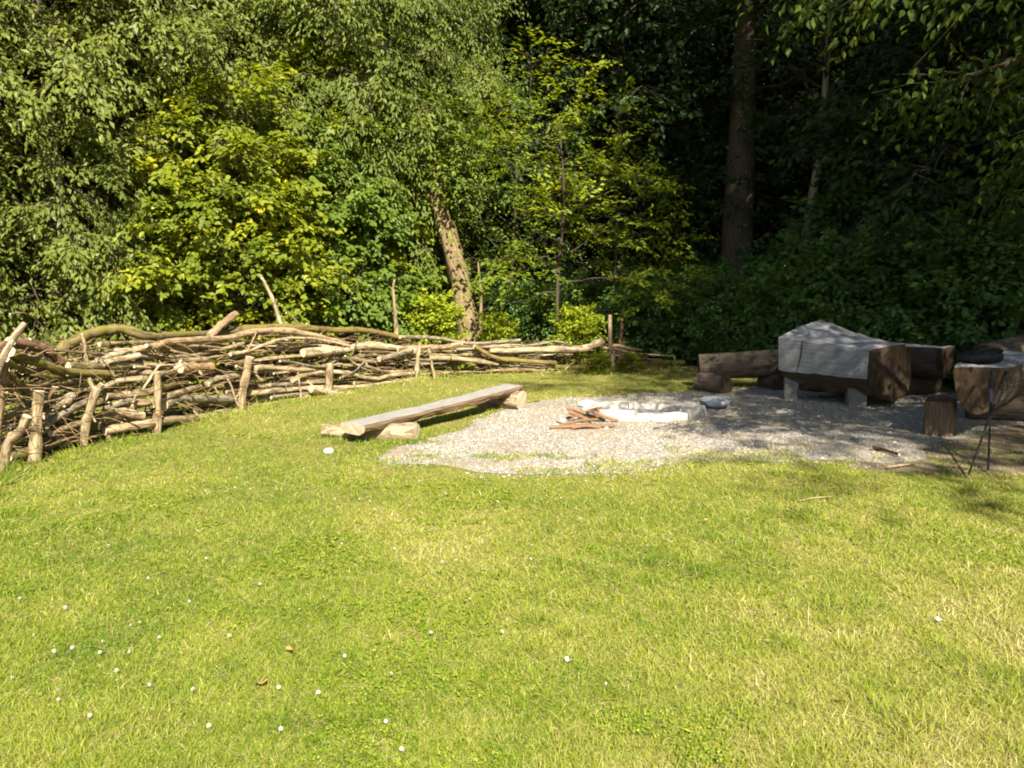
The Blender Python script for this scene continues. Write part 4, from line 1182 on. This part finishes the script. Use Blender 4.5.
m = MB(); leaves(m, p[k] + dirv * q.uniform(.1, 1.3, (S, 1)) * np.array([1, .7, .8]), nrm(dirv), q.uniform(.35, .7, S), 12, .10, .062, q, .35, .4, None, True, .8)
m.build('crown', [M['l_mid']], iv)

# --- young beeches with level sprays in front of the darkness
K_beech = Kind('bark', 'l_beech', H=5.4, base=1.5, R=3.0, shape=full, seed=105, face=1.0, limbs=17, sub=8, spr=3, K=13, ln=.115, wd=.07, sl=.55, e0=.15, droop=.25, hang=.15, jit=.28, tr=.035, limb_r=.012, inner=.3, tipped=.5)
K_beech.put(1.0, 17.6, .2, 1.0, 'young beech with level yellow green sprays beside the leaning ivy trunk', 'young beeches at the edge of the dark wood')
K_beech.put(2.35, 18.8, -.6, .8, 'young beech with sparse sprays in front of the darkest part of the wood', 'young beeches at the edge of the dark wood')
K_beech.put(.0, 20.0, .7, 1.2, 'taller young beech behind the leaning ivy trunk', 'young beeches at the edge of the dark wood')

# --- shrubs
K_lime = Kind('bark', 'l_bright', 'shrub', 'shrub', face=.8, H=1.25, base=.05, R=.75, shape=full, seed=106, limbs=34, sub=5, spr=3, K=9, ln=.09, wd=.065, sl=.24, e0=.7, droop=.2, hang=.15, jit=.5, tr=.02, limb_r=.008)
K_shade = Kind('bark', 'l_shade', 'shrub', 'shrub', H=1.7, base=.05, R=1.2, shape=full, seed=107, limbs=44, sub=6, spr=3, K=10, ln=.11, wd=.065, sl=.36, e0=.5, droop=.35, hang=.2, jit=.5, tr=.03, limb_r=.012)
g1 = 'bright shrubs just behind the hedge'
for px, Y, sc, sz, rz, lab in [(432, 15.6, .9, .95, 0, 'bright lime shrub at the foot of the leaning ivy trunk'), (578, 16.5, .8, .8, -.3, 'lime green shrub behind the flared pale trunk of the hedge'), (405, 15.9, .6, .7, 4, 'small lime shrub beside the dead bare sapling stem'),
                               (497, 16.6, .55, .7, 1, 'small thin lime shrub on the low stretch of the hedge')]:
    K_lime.put((px - 512) / FPX * Y, Y, rz, sc, lab, g1, sz=sz)
for px, Y, sc, sz, rz, lab in [(598, 15.3, .36, .24, 5, 'low leafy weed at the foot of the tall square topped post'), (632, 15.5, .36, .24, 2, 'low leafy weed on the shade line past the far post')]:
    K_lime.put((px - 512) / FPX * Y, Y, rz, sc, lab, 'low weeds in front of the far hedge', sz=sz, leaf='l_yellow')
q = np.random.default_rng(130)
dsh = [(640, 18.2, 1.0), (672, 18.6, .9), (705, 17.6, .9), (745, 17.2, .95), (775, 16.6, .9), (812, 16.2, 1.1), (850, 15.6, 1.2), (893, 15.2, 1.3), (940, 14.4, 1.2), (985, 13.6, 1.25), (1030, 13.0, 1.2), (1075, 12.4, 1.2), (690, 21, 1.2), (600, 20.5, 1.0), (540, 19.8, .9), (870, 18, 1.7), (960, 17, 1.9), (1050, 15.5, 1.8), (800, 19, 1.3), (500, 20, .9)]
for i, (px, Y, sc) in enumerate(dsh):
    K_shade.put((px - 512) / FPX * Y, Y, q.uniform(0, 6), sc * q.uniform(.9, 1.1), 'dark leafy shrub growing in the deep shade at the foot of the wood', 'dark shrubs at the foot of the wood')

# --- the dark wood
bigp = [at(738, 300, 20.5) * np.array([1, 1, 0]) + np.array([0, 0, -.1]), at(738, 250, 20.5), at(742, 150, 20.6), at(746, 40, 20.7), at(748, -120, 20.9), at(750, -330, 21)]
org = np.array([bigp[0][0], bigp[0][1], 0])
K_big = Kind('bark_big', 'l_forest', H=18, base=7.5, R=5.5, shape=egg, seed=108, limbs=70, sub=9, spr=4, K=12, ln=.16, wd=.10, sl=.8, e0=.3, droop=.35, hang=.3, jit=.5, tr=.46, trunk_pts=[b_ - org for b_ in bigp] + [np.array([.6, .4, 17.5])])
K_big.put(org[0], org[1], 0, 1, 'massive dark trunk rising out of the shade behind the log seats')
thp = [at(799, 292, 18.6), at(806, 235, 18.6), at(817, 170, 18.6), at(823, 120, 18.6), at(830, 20, 18.7), at(840, -80, 18.8)]
o0 = np.array([thp[0][0], thp[0][1], 0])
K_thin = Kind('bark_slim', 'l_forest', H=8.5, base=4.5, R=2.2, shape=egg, seed=109, limbs=26, sub=6, spr=3, K=12, ln=.12, wd=.07, sl=.5, e0=.3, droop=.3, hang=.3, jit=.4, tr=.13, trunk_pts=[np.array([-.1, 0, -.05])] + [b_ - o0 for b_ in thp] + [np.array([1.4, .2, 8.4])])
K_thin.put(o0[0], o0[1], 0, 1, 'slim pale leaning trunk next to the massive dark trunk')
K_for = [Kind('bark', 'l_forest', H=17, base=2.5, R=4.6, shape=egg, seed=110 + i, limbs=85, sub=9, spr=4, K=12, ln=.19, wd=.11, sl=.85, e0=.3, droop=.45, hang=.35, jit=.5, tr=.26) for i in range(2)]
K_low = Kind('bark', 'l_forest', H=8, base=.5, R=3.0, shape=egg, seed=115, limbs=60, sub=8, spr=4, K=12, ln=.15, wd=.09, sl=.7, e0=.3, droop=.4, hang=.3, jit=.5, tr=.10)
q = np.random.default_rng(131)
fg = 'trees crowding the dark wood'
spots = [(-1.0, 24), (2.6, 23.5), (8.8, 23), (12.2, 20.5), (-5.5, 23), (-10, 22), (-14.5, 20), (5.6, 26.5), (.8, 28.5), (10.5, 27), (15.2, 24.5), (-4.2, 28), (-9, 27.5), (16, 17.5), (4, 32), (9, 33), (-1, 34), (14.5, 31), (-7, 34), (20, 28), (20, 20), (-14, 30), (-18, 24)]
for i, (x, y) in enumerate(spots):
    K_for[i % 2].put(x + q.normal() * .3, y + q.normal() * .4, q.uniform(0, 6.28), q.uniform(.9, 1.15), 'tall shaded tree crowding the depth of the dark wood', fg)
for i, (x, y) in enumerate([(9.2, 15.6), (11.2, 13.6), (12.6, 16.5), (10.0, 18.6), (6.9, 22.3), (3.9, 24.8), (-1.8, 22.0), (1.2, 25.5), (7.4, 29), (13, 24), (4.9, 29.5), (-3, 30), (11, 30)]):
    K_low.put(x, y, q.uniform(0, 6.28), q.uniform(.85, 1.1), 'low bushy tree filling the shade between the trunks of the wood', 'low trees in the dark wood')

# far mass of the wood, reads as one
m = MB(); q = np.random.default_rng(140)
S = 9000
X = q.uniform(-48, 48, S); Y = q.uniform(37, 50, S); Z = q.random(S) ** .8 * 17
az = q.uniform(0, 6.28, S)
leaves(m, np.stack([X, Y, Z], 1), nrm(np.stack([np.cos(az), np.sin(az), q.normal(size=S) * .3], 1)), q.uniform(.7, 1.5, S), 8, .42, .26, q, .3, .6)
tag(m.build('far_wood', [M['l_forest']]), 'distant dark mass of foliage closing the depth of the wood', 'wood', kind='stuff')

# --- trees on the right and behind that shade the clearing
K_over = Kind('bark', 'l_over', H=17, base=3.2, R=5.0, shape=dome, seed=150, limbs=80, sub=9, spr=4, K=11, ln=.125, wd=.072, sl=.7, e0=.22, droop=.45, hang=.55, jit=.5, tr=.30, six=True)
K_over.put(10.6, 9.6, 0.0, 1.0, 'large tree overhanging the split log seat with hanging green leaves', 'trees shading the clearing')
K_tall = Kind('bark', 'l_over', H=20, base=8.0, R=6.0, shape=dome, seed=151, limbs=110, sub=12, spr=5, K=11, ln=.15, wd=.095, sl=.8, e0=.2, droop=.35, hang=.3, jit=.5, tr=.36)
K_open = Kind('bark', 'l_over', H=20, base=8.0, R=6.0, shape=dome, seed=152, limbs=95, sub=11, spr=5, K=11, ln=.15, wd=.095, sl=.8, e0=.2, droop=.35, hang=.3, jit=.5, tr=.36)
K_open.put(10.4, -2.4, 2.0, 1.0, 'tall tree with a high crown whose shade falls on the log seats', 'trees shading the clearing')
K_tall.put(9.5, 7.9, 4.0, 1.0, 'tall tree with a high crown whose shade falls on the dark wood', 'trees shading the clearing')
K_tall.put(14.0, 5.5, 5.0, 1.0, 'tall tree beside the lawn whose shade falls on the far right shrubs', 'trees shading the clearing')

# the leafy bough that hangs into view from the tall tree
hb_ = empty('hanging_bough_tree', (8.3, 5.6, 0), 'tree at the edge of the lawn whose leafy bough hangs over the clearing', 'tree', 'trees shading the clearing')
m = MB(); q = np.random.default_rng(160)
tube(m, spline([(8.3, 5.6, -.05), (8.25, 5.6, 2.5), (8.3, 5.7, 5), (8.5, 5.8, 9)], 14), np.linspace(.24, .1, 14), 14, .06); m.build('trunk', [M['bark']], hb_, True)
mbr, mc = MB(), MB(); P, D, L, T = [], [], [], []
for pts in [[(8.25, 5.6, 4.2), (6.0, 6.0, 4.7), (4.0, 6.1, 4.35), (2.35, 6.1, 3.85)], [(8.25, 5.6, 3.6), (6.2, 6.4, 3.9), (4.6, 6.7, 3.6), (3.6, 6.8, 3.3)], [(8.25, 5.6, 4.6), (6.4, 5.2, 4.7), (4.6, 5.2, 4.2), (3.1, 5.3, 3.55)], [(8.25, 5.6, 3.2), (6.6, 6.8, 3.3), (5.6, 7.3, 3.2), (4.7, 7.4, 2.8)],
            [(8.25, 5.6, 4.9), (6.5, 6.9, 5.3), (4.7, 7.5, 4.9), (3.0, 7.6, 4.3)], [(8.25, 5.6, 3.9), (6.8, 6.2, 3.7), (5.5, 6.4, 3.1), (4.3, 6.4, 2.95)]]:
    c_ = spline(pts, 20); tube(mbr, c_, np.linspace(.05, .006, 20), 6, .05, False, rng=q)
    for k in range(6, 20):
        for j in range(3):
            sgn = 1 if (k + j) % 2 else -1
            tg = nrm(c_[min(k + 1, 19)] - c_[k - 1]); sd_ = nrm(np.cross(tg, [0, 0, 1.0]))
            d2 = nrm(tg * q.uniform(.4, 1) + sd_ * sgn * q.uniform(.3, 1) + np.array([0, 0, q.normal() * .35 - .12])); l2 = q.uniform(.25, .75)
            e2 = c_[k] + d2 * l2; tube(mbr, np.array([c_[k], (c_[k] + e2) / 2 + np.array([0, 0, .03]), e2]), [.008, .005, .002], 4, 0, False, rng=q)
            for a_ in (.15, .5, .85):
                P.append(c_[k] + d2 * l2 * a_); D.append(nrm(d2 + q.normal(size=3) * .4 + np.array([0, 0, -.25]))); L.append(q.uniform(.28, .5)); T.append(q.random())
leaves(mc, np.array(P), np.array(D), np.array(L), 8, .078, .046, q, .45, .45, np.array(T), True)
mbr.build('branches', [M['bark']], hb_, True); mc.build('crown', [M['l_over']], hb_)

# ------------------------------------------------------------------ light, sky, camera
EL, AZ = math.radians(40), math.radians(-13)           # sun behind the viewer, a little to the right
S = Vector((-math.sin(AZ) * math.cos(EL), -math.cos(AZ) * math.cos(EL), math.sin(EL)))
sun = bpy.data.lights.new('sun', 'SUN'); sun.energy = 5.0; sun.angle = math.radians(.53); sun.color = (1, .92, .78)
so = bpy.data.objects.new('sun', sun); COL.objects.link(so)
so.rotation_euler = S.to_track_quat('Z', 'Y').to_euler()
w = bpy.data.worlds.new('World'); scene.world = w; w.use_nodes = True
nt = w.node_tree; nt.nodes.clear()
sky = nt.nodes.new('ShaderNodeTexSky'); sky.sky_type = 'NISHITA'; sky.sun_disc = False
sky.sun_elevation = EL; sky.sun_rotation = math.atan2(S.x, S.y)
bg = nt.nodes.new('ShaderNodeBackground'); bg.inputs['Strength'].default_value = 0.05
ou = nt.nodes.new('ShaderNodeOutputWorld')
nt.links.new(sky.outputs[0], bg.inputs[0]); nt.links.new(bg.outputs[0], ou.inputs[0])

cam = bpy.data.cameras.new('camera'); cam.lens = FPX / 1024 * 36; cam.sensor_width = 36; cam.clip_end = 600; cam.clip_start = .05
co = bpy.data.objects.new('camera', cam); COL.objects.link(co)
co.location = (0, 0, CAM_H); co.rotation_euler = (math.pi / 2 - PITCH, 0, 0)
scene.camera = co

scene.view_settings.view_transform = 'Standard'; scene.view_settings.look = 'None'
scene.view_settings.exposure = 1.75; scene.view_settings.gamma = 1
scene.cycles.max_bounces = 6; scene.cycles.diffuse_bounces = 3; scene.cycles.transmission_bounces = 3; scene.cycles.glossy_bounces = 2
scene.cycles.use_denoising = True
scene.cycles.filter_width = 1.9
